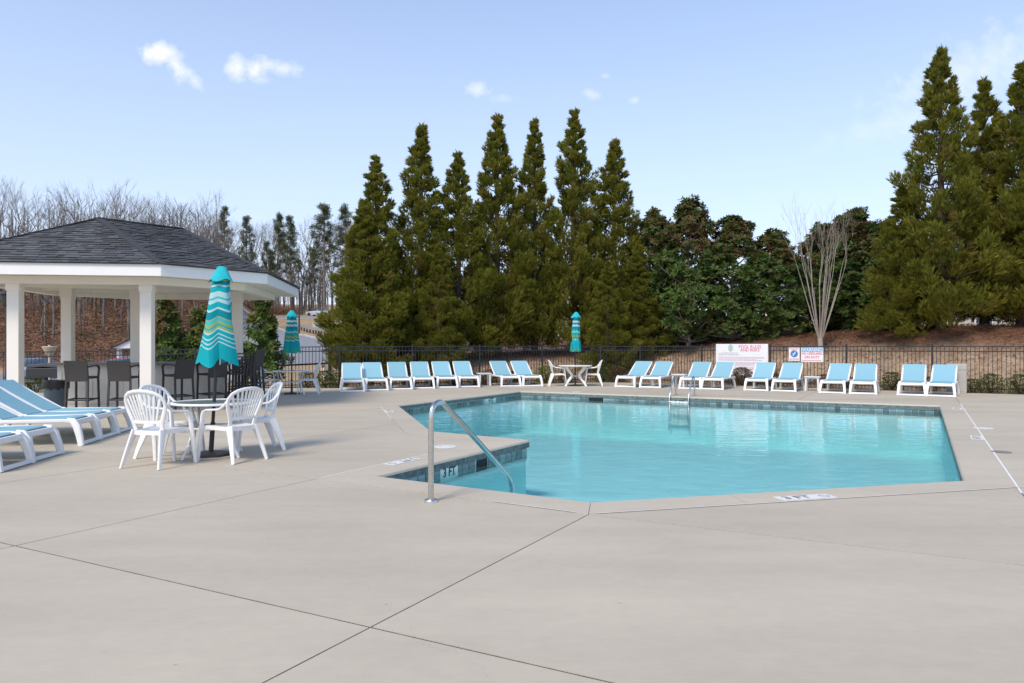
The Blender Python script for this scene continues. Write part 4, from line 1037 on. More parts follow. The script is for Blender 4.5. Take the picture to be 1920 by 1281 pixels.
for k in range(21):
    y = h*(.20-.033*k)
    if k in (3, 8, 13, 17): continue
    m_ = M_RUST if (k % 3 != 1) else M_FADED_INK; x0 = -w*.445; mb = MB(); end = w*(.40 if k > 2 else -.1)*rg.uniform(.55, 1.0) if k not in (4, 5, 9, 10) else w*.42
    while x0 < end:
        l_ = rg.uniform(.02, .075); mb.box((x0+l_/2, y, 0), (l_, .013, .001)); x0 += l_+.014
    o = mb.build('small_print', m_, r); o.location = (0, 0, .0048)
mb = MB(); x0 = -w*.36
for k in range(12): mb.box((x0+k*.045, h*.195, 0), (.032, .010, .001))
o = mb.build('logo_caption', M_TEALP, r); o.location = (0, .03, .0048)
r, w, h = sign('no_diving_sign', 1479.5, 1499.8, .875, 1.325, 'small white no diving sign with a blue disc')
mb = MB(); mb.revolve([(.001, 0), (w*.31, 0), (w*.31, .0012), (.001, .0012)], 32); o = mb.build('blue_disc', M_BLUEP, r); o.location = (0, h*.04, .0042)
mb = MB(); mb.sweep([(-.05, -.07, 0), (0, 0, 0), (.045, .075, 0)], [.02, .035, .02], .001, (0, 0, 1), 4); mb.sweep([(-.055, .01, 0), (.05, -.005, 0)], .014, .001, (0, 0, 1), 4); o = mb.build('diver_symbol', M_SIGN, r); o.location = (0, h*.04, .006)
mb = MB(); mb.tube([(w*.33*math.cos(2*PI*k/32), w*.33*math.sin(2*PI*k/32), 0) for k in range(33)], .010, 5); o = mb.build('red_ring', M_RUST, r); o.location = (0, h*.04, .0045); o.scale = (1, 1, .1)
put_text(r, 'NO DIVING', .072, 0, -h*.375, M_RED, .001, .82)
for k in range(2): put_rect(r, 'small_print', 0, h*(.43-.06*k), w*.8, .014, M_RUST)
r, w, h = sign('warning_sign', 1502.3, 1544, .845, 1.325, 'white warning sign with blue band and red no lifeguard lettering')
put_rect(r, 'blue_band', 0, h*.34, w*.94, h*.25, M_CYAN); put_text(r, 'WARNING', .135, 0, h*.335, M_SIGN, .003, .98, .0058)
put_text(r, 'NO LIFEGUARD', .118, 0, h*.085, M_RED, .002, .80); put_text(r, 'ON DUTY', .118, 0, -h*.17, M_RED, .002, .9)
mb = MB()
for k in range(14): mb.box((-w*.42+k*w*.062, -h*.40, 0), (w*.045, .022, .001))
mb.build('small_print', M_RED, r).location = (0, 0, .0048)

# ---------------------------------------------------------------- bins, grill, lamps, posts
r = empty('litter_bin', (13.12, 21.95, 0), math.radians(-30), 'square beige plastic litter bin beside the last lounger', 'bin')
mb = MB(); mb.bbox((0, 0, .34), (.50, .50, .68), .015); mb.build('body', M_BEIGE, r)
mb = MB(); mb.bbox((0, 0, .77), (.52, .52, .19), .03); mb.build('hood', M_BEIGE, r)
for a in range(4):
    mb = MB(); R_ = Matrix.Rotation(a*PI/2, 3, 'Z'); mb.bbox(tuple(R_ @ V(0, -.252, .34)), (.40, .012, .56), .004, R_); mb.build('side_panel', M_BEIGE, r)
r = empty('litter_bin', (-9.58, 15.62, 0), 0, 'round blue-grey bin with a black liner in front of the bar', 'bin')
mb = MB(); mb.revolve([(.001, 0.0), (.20, 0.0), (.235, .60), (.245, .62), (.245, .66), (.20, .66), (.19, .4), (.001, .4)], 28); mb.build('body', M_BINBLUE, r, True)
mb = MB(); na = 40; rg = random.Random(2)
for i, (q, z) in enumerate(((.19, .60), (.225, .67), (.252, .665), (.256, .60), (.252, .52))):
    for j in range(na): a = 2*PI*j/na; mb.v.append((q*math.cos(a), q*math.sin(a), z+(rg.uniform(-.05, .02) if i == 4 else rg.uniform(-.008, .008))))
mb.f = [(i*na+j, i*na+(j+1) % na, (i+1)*na+(j+1) % na, (i+1)*na+j) for i in range(4) for j in range(na)]; mb.m = [0]*len(mb.f); mb.build('liner', M_LINER, r, True)
r = empty('charcoal_grill', (-12.9, 20.6, -.05), .1, 'black park grill on a post by the pavilion column', 'grill')
mb = MB(); mb.bbox((0, 0, .70), (.86, .44, .26), .02); mb.build('firebox', M_BLACKMET, r)
mb = MB(); mb.sweep([(-.43, 0, .86), (0, 0, .90), (.43, 0, .86)], .42, .14, (0, 0, 1), 8); mb.build('lid', mat('grill_lid', (.06, .062, .066), .45), r)
mb = MB(); mb.tube([(0, 0, 0), (0, 0, .6)], .045, 10); mb.build('post', M_BLACKMET, r)
mb = MB(); mb.tube([(.43, -.05, .72), (.52, -.05, .72), (.52, .05, .72)], .018, 8); mb.build('handle', M_BLACKMET, r)
def lamp_post(name, loc, h, rad, label, lantern=True):
    r = empty(name, loc, 0, label, 'lamp post')
    mb = MB(); mb.revolve([(rad*2.2, 0), (rad*2.2, .08), (rad*1.3, .22), (rad, .3), (rad*.85, h)], 14); mb.build('pole', M_BLACKMET, r, True)
    if lantern:
        mb = MB(); mb.revolve([(.04, h), (.12, h+.06), (.15, h+.34), (.20, h+.36), (.05, h+.50), (.01, h+.56)], 10); mb.build('lantern', M_BLACKMET, r)
        mb = MB(); mb.box((-.12, 0, h-.12), (.36, .03, .03)); mb.build('cross_arm', M_BLACKMET, r)
    return r
lamp_post('lamp_post', (sx(13, 20.5), 20.5, 0), 2.45, .05, 'slim black lamp post behind the outer pavilion column')
lamp_post('lamp_post', (-7.55, 30.8, terrain(-7.55, 30.8)-.02), 2.9, .085, 'stout black post at the foot of the conifers by the driveway', False)
z = terrain(sx(560, 85), 85); r = lamp_post('lamp_post', (sx(561, 78), 78, terrain(sx(561, 78), 78)-.05), 5.0, .09, 'tall thin dark pole beside the driveway guardrail', False)
x, y = sx(93, 27.5), 27.5; z = terrain(x, y); r = empty('garden_light', (x, y, z-.02), 0, 'pale funnel-shaped garden light on a post behind the fence', 'light')
mb = MB(); mb.tube([(0, 0, 0), (0, 0, 1.15-z)], .045, 10); mb.build('post', M_TAN, r); mb = MB(); mb.revolve([(.08, 1.02-z), (.26, 1.36-z), (.26, 1.38-z), (.05, 1.40-z), (.05, 1.44-z)], 18); mb.build('shade', M_TAN, r)
x, y = sx(606, 31), 31.0; z = terrain(x, y); r = empty('marker_post', (x, y, z-.02), 0, 'short white marker post with a dark cap outside the fence', 'post')
mb = MB(); mb.bbox((0, 0, .27), (.10, .10, .54), .01); mb.build('shaft', M_WHITE_PAINT, r); mb = MB(); mb.bbox((0, 0, .60), (.12, .12, .12), .02); mb.build('cap', M_BINBLUE, r)
# guardrail and retaining wall by the driveway
r = empty('guardrail', (0, 0, 0), 0, 'galvanised guardrail along the driveway bank', 'guardrail'); gp = [V(sx(563, 96), 96), V(sx(585, 87), 87), V(sx(606, 78), 78), V(sx(630, 70), 70)]
M_GALV = mat('galvanised', (.42, .44, .46), .5, metal=.4, noise_s=4, amt=.15)
gz = lambda p: terrain(p.x, p.y)
mb = MB(); mb.sweep([(p.x, p.y, gz(p)+.62) for p in gp], .08, .34, (0, 0, 1), 4); mb.build('rail', M_GALV, r)
for a, b in zip(gp, gp[1:]):
    for k in range(4):
        q = lerp(a, b, k/4); mb = MB(); mb.box((q.x+.12, q.y+.1, gz(q)+.28), (.16, .16, .8)); mb.build('post', M_DARKBARK, r)
r = empty('retaining_wall', (sx(592, 100), 100, 0), 0, 'pale ribbed concrete retaining wall below the upper road', 'wall')
zb = terrain(sx(600, 100), 100)
for k in range(11):
    mb = MB(); mb.bbox((-.2+k*.42, k*-.1, zb+.40+.09*min(k, 4)), (.40, .3, 1.1+.18*min(k, 4)), .02, seg=1); mb.build('panel', M_KERB, r)

# ---------------------------------------------------------------- cars
def make_car(paint, label, loc, rz, s=1.0):
    r = empty('parked_car', loc, rz, label, 'car'); r.scale = (s,)*3
    # sections along x (front +): x, half width, sill z, shoulder z
    bs = [(-2.22, .70, .42, .78), (-2.10, .80, .30, .92), (-1.5, .87, .22, .97), (-.5, .89, .20, .96), (.6, .89, .20, .93), (1.4, .87, .22, .86), (2.0, .80, .28, .76), (2.22, .66, .40, .62)]
    mb = MB()
    for x, hw, z0, z1 in bs:
        for u, z in ((-1, z0), (-1.0, lerp(z0, z1, .55)), (-.93, z1-.05), (-.80, z1), (0, z1+.035), (.80, z1), (.93, z1-.05), (1.0, lerp(z0, z1, .55)), (1, z0)): mb.v.append((x, u*hw, z))
    k = 9
    mb.f = [(i*k+j, i*k+j+1, (i+1)*k+j+1, (i+1)*k+j) for i in range(len(bs)-1) for j in range(k-1)]+[tuple(range(k)), tuple((len(bs)-1)*k+j for j in range(k))]+[(i*k, (i+1)*k, (i+1)*k+k-1, i*k+k-1) for i in range(len(bs)-1)]
    mb.m = [0]*len(mb.f); mb.build('body', paint, r, True)
    cs = [(-1.85, .70, .95), (-1.0, .58, 1.38), (-.3, .57, 1.44), (.35, .57, 1.40), (1.15, .72, .92)]
    mb = MB()
    for x, hw, z in cs: mb.v += [(x, -.78, .90), (x, -hw, z-.03), (x, -hw*.8, z), (x, hw*.8, z), (x, hw, z-.03), (x, .78, .90)]
    mb.f = [(i*6+j, i*6+j+1, (i+1)*6+j+1, (i+1)*6+j) for i in range(4) for j in range(5)]; mb.m = [0 if j == 2 and i in (1, 2) else 1 for i in range(4) for j in range(5)]
    mb.build('cabin', [paint, M_CARGLASS], r, True)
    for s_ in (-1, 1):
        mb = MB()
        mb.sweep([(-.32, s_*.66, 1.22), (-.34, s_*.775, .92)], .07, .02, (0, 1, 0), 4); mb.build('door_pillar', paint, r)
        for x in (-1.38, 1.36):
            w = MB(); w.revolve([(.20, -.10), (.315, -.10), (.325, -.04), (.325, .04), (.315, .10), (.20, .10)], 20); o = w.build('wheel', M_RUBBER, r); o.location = (x, s_*.80, .325); o.rotation_euler = (PI/2, 0, 0)
            q = MB(); q.revolve([(.001, -.06), (.20, -.085), (.205, 0), (.20, .085), (.001, .06)], 14); q.build('rim', M_STEEL, o)
        mb = MB(); mb.bbox((-2.14, s_*.60, .80), (.12, .28, .14), .03); mb.build('tail_light', M_RED, r); mb = MB(); mb.bbox((2.06, s_*.58, .64), (.16, .30, .12), .03); mb.build('headlight', M_SIGN, r)
    mb = MB(); mb.bbox((-2.21, 0, .62), (.03, .40, .11), .005); mb.build('number_plate', M_SIGN, r)
    return r
x, y = sx(596, 138), 138; make_car(mat('silver_paint', (.58, .60, .62), .3, metal=.4, coat=.5), 'silver saloon car on the upper road beyond the conifers', (x, y, terrain(x, y)+.13), math.radians(160))
x, y = sx(72, 44), 44; make_car(mat('blue_paint', (.16, .22, .30), .3, metal=.3, coat=.5), 'blue-grey car parked behind the fence by the garden light', (x, y, terrain(x, y)+.08), math.radians(95))
x, y = sx(235, 46), 46; make_car(mat('red_paint', (.42, .03, .04), .3, coat=.5), 'red car parked behind the fence beyond the bar', (x, y, terrain(x, y)+.08), math.radians(85))
# small gabled kiosk in the lot
x, y = sx(252, 50), 50; z = terrain(x, y); r = empty('mail_kiosk', (x, y, z), math.radians(20), 'small white gabled kiosk beyond the fence behind the bar', 'kiosk')
for a in (-.9, .9):
    for b in (-.6, .6): mb = MB(); mb.box((a, b, 1.05), (.14, .14, 2.1)); mb.build('post', M_WHITE_PAINT, r)
mb = MB(); mb.add([(-1.2, -.9, 2.1), (1.2, -.9, 2.1), (0, -.9, 2.72), (-1.2, .9, 2.1), (1.2, .9, 2.1), (0, .9, 2.72)], [(0, 1, 2), (3, 5, 4), (0, 3, 4, 1)]); mb.build('gable', M_WHITE_PAINT, r)
for s in (-1, 1): mb = MB(); mb.sweep([(s*1.32, 0, 2.08), (0, 0, 2.77)], 2.0, .06, (0, 0, 1), 4); mb.build('roof', M_RIDGE if s < 0 else M_WHITE_PAINT, r)
mb = MB(); mb.box((0, 0, 1.0), (1.5, .5, 1.2)); mb.build('mailbox_bank', M_GALV, r)
# ---------------------------------------------------------------- vegetation
def blade(mb, p, d, l, w, col, rg, tipc=None):
    d = d.normalized(); s = d.cross(V(rg.uniform(-1, 1), rg.uniform(-1, 1), rg.uniform(-1, 1)))
    if s.length < 1e-3: return
    s.normalize(); s *= w/2; o = len(mb.v)
    m_ = p+d*(l*.55); mb.v += [tuple(p-s*.5), tuple(p+s*.5), tuple(m_+s), tuple(p+d*l), tuple(m_-s)]
    mb.f.append((o, o+1, o+2, o+3, o+4)); mb.m.append(0); mb.c += [col]*3+[tipc or col]+[col]
def leaf(mb, p, d, nrm_, l, w, col):
    d = d.normalized(); s = d.cross(nrm_)
    if s.length < 1e-3: s = d.cross(V(.3, .5, .8))
    s.normalize(); n_ = s.cross(d); o = len(mb.v); s *= w/2
    mb.v += [tuple(p), tuple(p+d*(l*.5)+s+n_*(w*.15)), tuple(p+d*l), tuple(p+d*(l*.5)-s+n_*(w*.15))]
    mb.f += [(o, o+1, o+2), (o, o+2, o+3)]; mb.m += [0, 0]; mb.c += [col]*4
def rdir(rg):
    while True:
        v = V(rg.uniform(-1, 1), rg.uniform(-1, 1), rg.uniform(-1, 1))
        if .05 < v.length < 1: return v.normalized()
GREEN, OLIVE, BRONZE = V(.118, .150, .020), V(.22, .208, .032), V(.25, .18, .047)
def conifer_meshes(seed, H, R, bronze=.20):
    rg = random.Random(seed); mb = MB(); mb.c = []
    nb = int(11.5*H); sk = MB(); az = rg.uniform(0, 6)
    sk.tube([(0, 0, 0), (rg.uniform(-.05, .05), rg.uniform(-.05, .05), H*.5), (0, 0, H*.97)], [.17, .10, .015], 8)
    bulge = [rg.uniform(.70, 1.25) for _ in range(9)]
    for b in range(nb):
        t = ((b+rg.random())/nb)**1.05; az += 2.399+rg.uniform(-.5, .5)
        z0 = H*(.03+.95*t)
        prof = min(1.0, 1.03*(1-t)**.78)*(.82+.18*min(1, t/.15))
        bl = lerp(bulge[int((az % (2*PI))/(2*PI)*8)], 1, t)*(1+.12*math.sin(t*19+seed+az))
        Ln = max(.10, R*prof*bl*rg.uniform(.72, 1.08))
        el = lerp(.0, 1.05, t**.8)+rg.uniform(-.15, .25)
        h = V(math.cos(az), math.sin(az), 0); side = V(-h.y, h.x, 0)
        start = V(0, 0, z0); end = start+h*(Ln*math.cos(el*.6))+V(0, 0, Ln*math.sin(el*.6)*.8+.04*Ln)
        ctl = start+h*(Ln*.55)+V(0, 0, -.10*Ln)
        if Ln > .5: sk.tube([start, lerp(start, ctl, .6), lerp(ctl, end, .6)], [.028, .018, .008], 4)
        tint_b = rg.random(); hue = rg.random()
        npl = 3+int(Ln*4.4); cw_ = min(.46, .04+.26*Ln); cl_ = rg.uniform(.82, 1.15)      # one rounded spray of plumes at the branch end, a few further in
        for k in range(npl):
            s = lerp(.72, 1.0, rg.random()) if k % 4 else lerp(.25, .7, rg.random())
            c = start*(1-s)**2+ctl*(2*s*(1-s))+end*s**2+side*rg.uniform(-cw_, cw_)+V(0, 0, rg.uniform(-.12, .36)*min(1, Ln))
            ax = (h*rg.uniform(.25, .75)+V(0, 0, 1)+side*rg.uniform(-.3, .3)).normalized()
            pl = lerp(.62, .26, t)*rg.uniform(.75, 1.2)*min(1.0, .45+Ln*.5); pw = pl*.36
            m_ = rg.random()*.55+tint_b*.45
            base = GREEN.lerp(OLIVE, min(1, m_*1.4)) if m_ > bronze else OLIVE.lerp(BRONZE, rg.random())
            for q in range(26):
                u = rg.random(); rr = pw*math.sin(PI*(.15+.8*u))*rg.random()**.5; a = rg.uniform(0, 6.283)
                e1 = ax.cross(V(0, 0, 1)); e1 = e1.normalized() if e1.length > .05 else V(1, 0, 0); e2 = ax.cross(e1)
                o_ = e1*math.cos(a)+e2*math.sin(a)
                p = c+ax*(pl*(u-.35))+o_*rr
                col = base*(rg.uniform(.78, 1.18)*cl_)
                for w in range(4):
                    dd = ax*1.0+o_*rg.uniform(.15, .7)+rdir(rg)*.35
                    blade(mb, p, dd, rg.uniform(.13, .27)*lerp(1, .75, t), rg.uniform(.016, .029), tuple(col), rg, tuple(col*1.25))
    for k in range(520):                                      # foliage hugging the leader up to a sharp tip
        t = rg.random()**.6; zz = H*lerp(.55, 1.0, t); rr = .26*(1-t)+.015; a = rg.uniform(0, 6.283); m_ = rg.random()
        base = (OLIVE.lerp(GREEN, m_) if m_ < .5 else OLIVE.lerp(BRONZE, m_))*rg.uniform(.75, 1.15)
        blade(mb, V(rr*rg.random()*math.cos(a), rr*rg.random()*math.sin(a), zz-.12), V(math.cos(a)*.45, math.sin(a)*.45, 1), rg.uniform(.14, .30), .034, tuple(base), rg)
    for k in range(30):
        blade(mb, V(0, 0, H*.97+rg.uniform(-.45, .05)), V(rg.uniform(-.4, .4), rg.uniform(-.4, .4), 1), rg.uniform(.15, .32), .03, tuple(OLIVE.lerp(BRONZE, .6)), rg)
    return mb.mesh('crown', M_CONIFER), sk.mesh('trunk', M_DARKBARK, True)
CONV = [conifer_meshes(11, 10, 1.85), conifer_meshes(23, 10, 1.65), conifer_meshes(37, 10, 2.0), conifer_meshes(51, 10, 1.75)]
def put_conifer(k, x, y, ztop, wid, rot, label, group):
    z = terrain(x, y)-.06; H = ztop-z
    r = empty('conifer_tree', (x, y, z), rot, label, 'tree', group); c, t = CONV[k]
    r.scale = (wid, wid, H/10); link('trunk', t, r); link('crown', c, r); return r
def top_z(py, Y): return 1.4+(648-py)*Y/1394
row = [(705, 292, 29.2, 1.04, 0), (790, 232, 30.2, 1.12, 1), (858, 284, 30.6, 1.0, 2), (933, 213, 31.8, 1.12, 3), (1002, 222, 32.3, 1.0, 1), (1077, 205, 32.8, 1.12, 0), (1152, 260, 33.0, 1.12, 3)]
nthc = ['first', 'second', 'third', 'fourth', 'fifth', 'sixth', 'seventh']
for k, (px, py, Y, w, v) in enumerate(row):
    put_conifer(v, sx(px, Y), Y, top_z(py, Y), w, k*1.7, 'tall olive-green conifer, %s from the driveway in the row behind the loungers' % nthc[k], 'conifer row behind the loungers')
for (px, py, Y, w, v, lb) in [(682, 385, 28.6, 1.0, 2, 'short rounded conifer at the driveway end of the conifer row'), (1192, 470, 31.6, .72, 2, 'short rounded conifer where the conifers meet the magnolias'),
        (822, 455, 28.9, .62, 3, 'low young conifer in front of the conifer row beyond the six loungers'), (1140, 490, 30.2, .66, 0, 'low bushy conifer behind the narrow tied umbrella')]:
    put_conifer(v, sx(px, Y), Y, top_z(py, Y), w, px*.1, lb, None)
for (px, py, Y, w, v, lb) in [(1763, 88, 26.5, 1.08, 2, 'tallest conifer on the bank behind the bin, next to the magnolias'), (1846, 146, 27.0, 1.05, 1, 'middle conifer of the tall group on the bank behind the bin'), (1915, 118, 26.0, 1.12, 3, 'conifer at the outer end of the tall group on the bank'),
        (1692, 345, 26.8, .82, 0, 'shorter bushy conifer beside the tallest one on the bank'), (1985, 200, 25.5, 1.2, 0, 'conifer past the outer end of the tall group on the bank')]:
    put_conifer(v, sx(px, Y), Y, top_z(py, Y), w, px*.07, lb, None)

MG, MG2, MBR = V(.044, .080, .014), V(.085, .128, .028), V(.110, .064, .024)
def magnolia_meshes(seed, H, R, brown=.22, dens=1.0, z0=.10, lum=1.0):
    rg = random.Random(seed); mb = MB(); mb.c = []; sk = MB()
    sk.tube([(0, 0, 0), (.05, .02, H*.4), (0, 0, H*.85)], [.10, .07, .015], 7)
    lobes = [(rg.uniform(0, 2*PI), rg.uniform(z0, .85), rg.uniform(.75, 1.2)) for _ in range(26)]
    ntip = int(84*dens)+6
    for k in range(ntip):
        az = k*2.399+rg.uniform(-.4, .4); t = (k+.5)/ntip; zz = z0+(1-z0)*t**.9
        pr = max(.04, min(1, (1-t)**.58*1.12)*min(1, .78+t*1.6))
        rad = R*pr*rg.uniform(.62, 1.18); up = rg.uniform(-.1, .35) if t > .8 else rg.uniform(-.15, .15)
        h = V(math.cos(az), math.sin(az), 0); tip = h*rad+V(0, 0, zz*H*.96+up)
        st = V(0, 0, max(.15, tip.z-rad*.55-.2))
        sk.tube([st, lerp(st, tip, .5)-V(0, 0, .05), tip], [.03, .02, .007], 4)
        cr = lerp(.46, .26, t)*(R/1.6)**.5*rg.uniform(.75, 1.25); br = brown*(1.9 if t > .62 else .28)*rg.uniform(.3, 1.8); shade = rg.uniform(.8, 1.2)
        for q in range(24):
            v = rdir(rg); c = tip+V(v.x*cr, v.y*cr, v.z*cr*.8)*rg.random()**.45-h*rg.random()*.35*rad*(1 if q % 3 == 0 else 0)
            d0 = (h*.6+V(0, 0, .55)+v*.8).normalized(); a0 = rg.uniform(0, 6)
            e1 = d0.cross(V(0, 0, 1)).normalized() if abs(d0.z) < .95 else V(1, 0, 0); e2 = d0.cross(e1)
            for w in range(8):
                a = a0+w*2.4; dd = d0*rg.uniform(.1, 1.0)+e1*math.cos(a)+e2*math.sin(a)
                col = MBR*rg.uniform(.7, 1.2) if rg.random() < br else MG.lerp(MG2, rg.random()**1.3)*shade
                leaf(mb, c+dd*.02, dd, d0+rdir(rg)*.3, rg.uniform(.13, .23), rg.uniform(.055, .09), tuple(col*lum))
    return mb.mesh('crown', M_MAGLEAF), sk.mesh('trunk', M_PALEBARK, True)
MAGV = [magnolia_meshes(3, 6, 1.65, .2, 1, .03), magnolia_meshes(8, 6, 1.75, .27, 1, .05), magnolia_meshes(15, 6, 1.6, .22, 1, .03)]
def put_tree(vars_, k, name, x, y, ztop, wid, rot, label, group=None, ref=6, zoff=-.06):
    z = terrain(x, y)+zoff; H = ztop-z; r = empty(name, (x, y, z), rot, label, 'tree', group); c, t = vars_[k]
    r.scale = (wid, wid, H/ref); link('trunk', t, r); link('crown', c, r); return r
for k, (px, py, Y, w, v) in enumerate([(1226, 398, 33.0, .95, 0), (1291, 380, 32.0, 1.12, 1), (1375, 408, 31.5, 1.12, 2), (1452, 434, 31.0, 1.05, 0), (1548, 425, 31.5, 1.1, 1), (1600, 396, 30.8, 1.18, 2)]):
    put_tree(MAGV, v, 'magnolia_tree', sx(px, Y), Y, top_z(py, Y), w, k*1.3, 'dark glossy magnolia with rusty top, %s from the conifer row' % nthc[k], 'magnolias between the conifers')
put_tree(MAGV, 1, 'magnolia_tree', sx(1650, 29.5), 29.5, top_z(420, 29.5), 1.0, 2, 'dark magnolia pressed against the conifers on the bank')
put_tree(MAGV, 0, 'magnolia_tree', sx(1690, 28.6), 30.6, top_z(500, 28.6), 1.0, 4, 'low dark magnolia filling the gap beneath the conifers on the bank')
SMAG = [magnolia_meshes(71, 3.2, .62, .12, .22, .16, 1.5), magnolia_meshes(77, 3.2, .75, .2, .35, .10, 1.3)]
put_tree(SMAG, 1, 'magnolia_tree', sx(313, 26.5), 26.5, top_z(563, 26.5), .85, 0, 'young bronze-tipped magnolia behind the fence beside the near column', None, 3.2)
put_tree(SMAG, 0, 'magnolia_tree', sx(378, 27), 27.0, top_z(585, 27), 1.1, 2, 'young magnolia half hidden by the big striped umbrella', None, 3.2)
put_tree(SMAG, 0, 'magnolia_tree', sx(492, 25.2), 25.2, top_z(563, 25.2), .95, 1, 'young open-crowned magnolia behind the fence by the stacked stools', None, 3.2)

# ---- shrubs
def shrub_mesh(seed, cols, r=.36, h=.55, nleaf=900):
    rg = random.Random(seed); mb = MB(); mb.c = []
    for k in range(nleaf):
        a = rg.uniform(0, 2*PI); t = rg.random(); q = r*(rg.random()**.4)*math.sqrt(max(.02, 1-(2*t-.85)**2*.7)); lob = 1+.18*math.sin(4*a+seed+6*t)
        p = V(q*lob*math.cos(a), q*lob*math.sin(a), .04+h*t); d = V(math.cos(a)*.6, math.sin(a)*.6, .8)+rdir(rg)*.6
        c = cols[0].lerp(cols[1], rg.random()); leaf(mb, p, d, rdir(rg), rg.uniform(.04, .075), .028, tuple(c))
    for k in range(14):
        a = rg.uniform(0, 2*PI); mb.c += []
        p = V(0, 0, 0); e = V(r*.7*math.cos(a), r*.7*math.sin(a), h*.75); o = len(mb.v); mb.sweep([p, lerp(p, e, .6)+V(0, 0, .05), e], .012, .012, (.3, .2, .9), 4); mb.c += [(.06, .04, .025)]*(len(mb.v)-o)
    return mb.mesh('shrub', M_LEAF)
SG = [shrub_mesh(1, (V(.05, .075, .02), V(.13, .15, .04))), shrub_mesh(2, (V(.08, .11, .02), V(.20, .24, .05))), shrub_mesh(3, (V(.07, .04, .025), V(.15, .10, .05))), shrub_mesh(4, (V(.05, .06, .03), V(.11, .09, .05)))]
SHR = [(610, 24.25, 0, 1.0, 'dark green clipped shrub in the bed by the driveway fence'), (578, 24.1, 3, .9, 'shrub hidden behind the far fence table'), (636, 24.2, 0, .9, 'dark shrub at the start of the row of six loungers'), (688, 24.6, 3, .8, None), (727, 25.0, 3, .8, None), (768, 25.5, 0, .85, None), (811, 25.8, 1, .75, None), (851, 26.1, 0, .85, None), (893, 26.5, 0, .8, None),
       (918, 26.9, 2, .95, 'reddish shrub behind the side table by the row of six'), (966, 27.0, 3, .85, None), (1024, 27.0, 1, 1.12, 'bright green shrub beside the X-legged table'), (1062, 27.4, 3, .9, 'dull shrub behind the X-legged table'), (1130, 27.4, 0, 1.0, 'green shrub behind the armchair on the ladder side'), (1159, 27.2, 2, 1.05, 'reddish-brown shrub by the loungers behind the ladder'),
       (1391, 24.9, 2, 1.1, 'dark reddish shrub in front of the pool rules sign'), (1452, 24.0, 3, .8, None), (1545, 23.4, 2, .8, 'reddish low shrub by the side table below the warning sign'), (1592, 23.3, 2, .7, None), (1673, 22.75, 0, 1.0, 'green shrub between the last two pairs of loungers'), (1742, 22.6, 3, .8, None), (1824, 22.1, 0, .75, 'shrub half hidden behind the beige bin'), (1859, 21.75, 0, 1.0, 'round green shrub standing alone past the beige bin'), (1913, 21.1, 0, 1.0, 'round green shrub at the end of the bed past the bin'), (66, 22.2, 0, 1.0, 'dark shrub beneath the park grill')]
for k, (px, Y, v, s, lb) in enumerate(SHR):
    o = link('shrub', SG[v])
    for _ in range(8): Y = fence_y(sx(px, Y))-.30 if px > 560 else Y
    x = sx(px, Y); o.location = (x, Y, -.05 if x > -10 else -.12); o.rotation_euler = (0, 0, k*1.1); o.scale = (s, s, s)
    tag(o, lb or 'small shrub in the bed behind the loungers, seen in the gap between them', 'shrub', None if lb else 'shrubs in the gaps behind the loungers')
mb = MB(); mb.c = []; rg = random.Random(9)             # loose green weeds growing through the fence under the warning sign
for k in range(420):
    t = rg.random(); x = lerp(8.85, 10.0, t); y = fence_y(x)+rg.uniform(-.1, .25); z = terrain(x, y+.2)+rg.uniform(0, .75)*(1-abs(2*t-1)*.6)
    leaf(mb, V(x, y, z), V(rg.uniform(-1, 1), rg.uniform(-1, 1), .8), rdir(rg), .08, .03, tuple(V(.05, .075, .025).lerp(V(.10, .12, .05), rg.random())))
tag(mb.build('weeds', M_LEAF), 'loose green weeds at the fence below the warning sign', 'weeds', kind='stuff')

# ---- bare crepe myrtle
def branch(sk, rg, p, d, l, r, depth, spread, up, twigs, nseg=3):
    pts_ = [p]; q = p
    for i in range(nseg):
        d = (d+rdir(rg)*.13+V(0, 0, up)).normalized(); q = q+d*(l/nseg); pts_.append(q)
    sk.tube(pts_, [lerp(r, r*.55, i/nseg) for i in range(nseg+1)], 5 if r > .02 else 3)
    if depth == 0: return
    k = rg.choice((2, 3)) if depth > 1 else twigs
    for i in range(k):
        e = (d+rdir(rg)*spread).normalized(); s = pts_[-1] if i < 2 else pts_[rg.randint(1, nseg)]
        branch(sk, rg, s, e, l*rg.uniform(.55, .85), r*.55, depth-1, spread, up, twigs, max(2, nseg-1))
sk = MB(); rg = random.Random(6); zb = terrain(sx(1538, 27.5), 27.5)-.05
sk.tube([(0, 0, 0), (.02, 0, .3), (0, .02, .75)], [.125, .095, .10], 10)
for k in range(17):
    a = k*2.4; tl = rg.uniform(.10, .36); d = V(math.cos(a)*tl, math.sin(a)*tl, 1).normalized(); st = V(math.cos(a)*.05, math.sin(a)*.05, .65)
    L0 = rg.uniform(1.5, 2.1); p1 = st+d*L0*.5+V(0, 0, .05); p2 = p1+(d+V(0, 0, .12)).normalized()*L0*.7
    sk.tube([st, p1, p2], [.025, .019, .013], 6)
    branch(sk, rg, p2, (d+V(0, 0, .3)).normalized(), rg.uniform(.8, 1.3), .012, 3, .36, .14, 3)
r = empty('bare_tree', (sx(1538, 27.5), 27.5, zb), 0, 'leafless pale multi-stemmed tree on the bank behind the warning sign', 'tree'); o = sk.build('trunk', M_PALEBARK, r, True)
zt = max(v[2] for v in sk.v); o.scale = (1.0, 1.0, (top_z(350, 27.5)-zb)/zt)

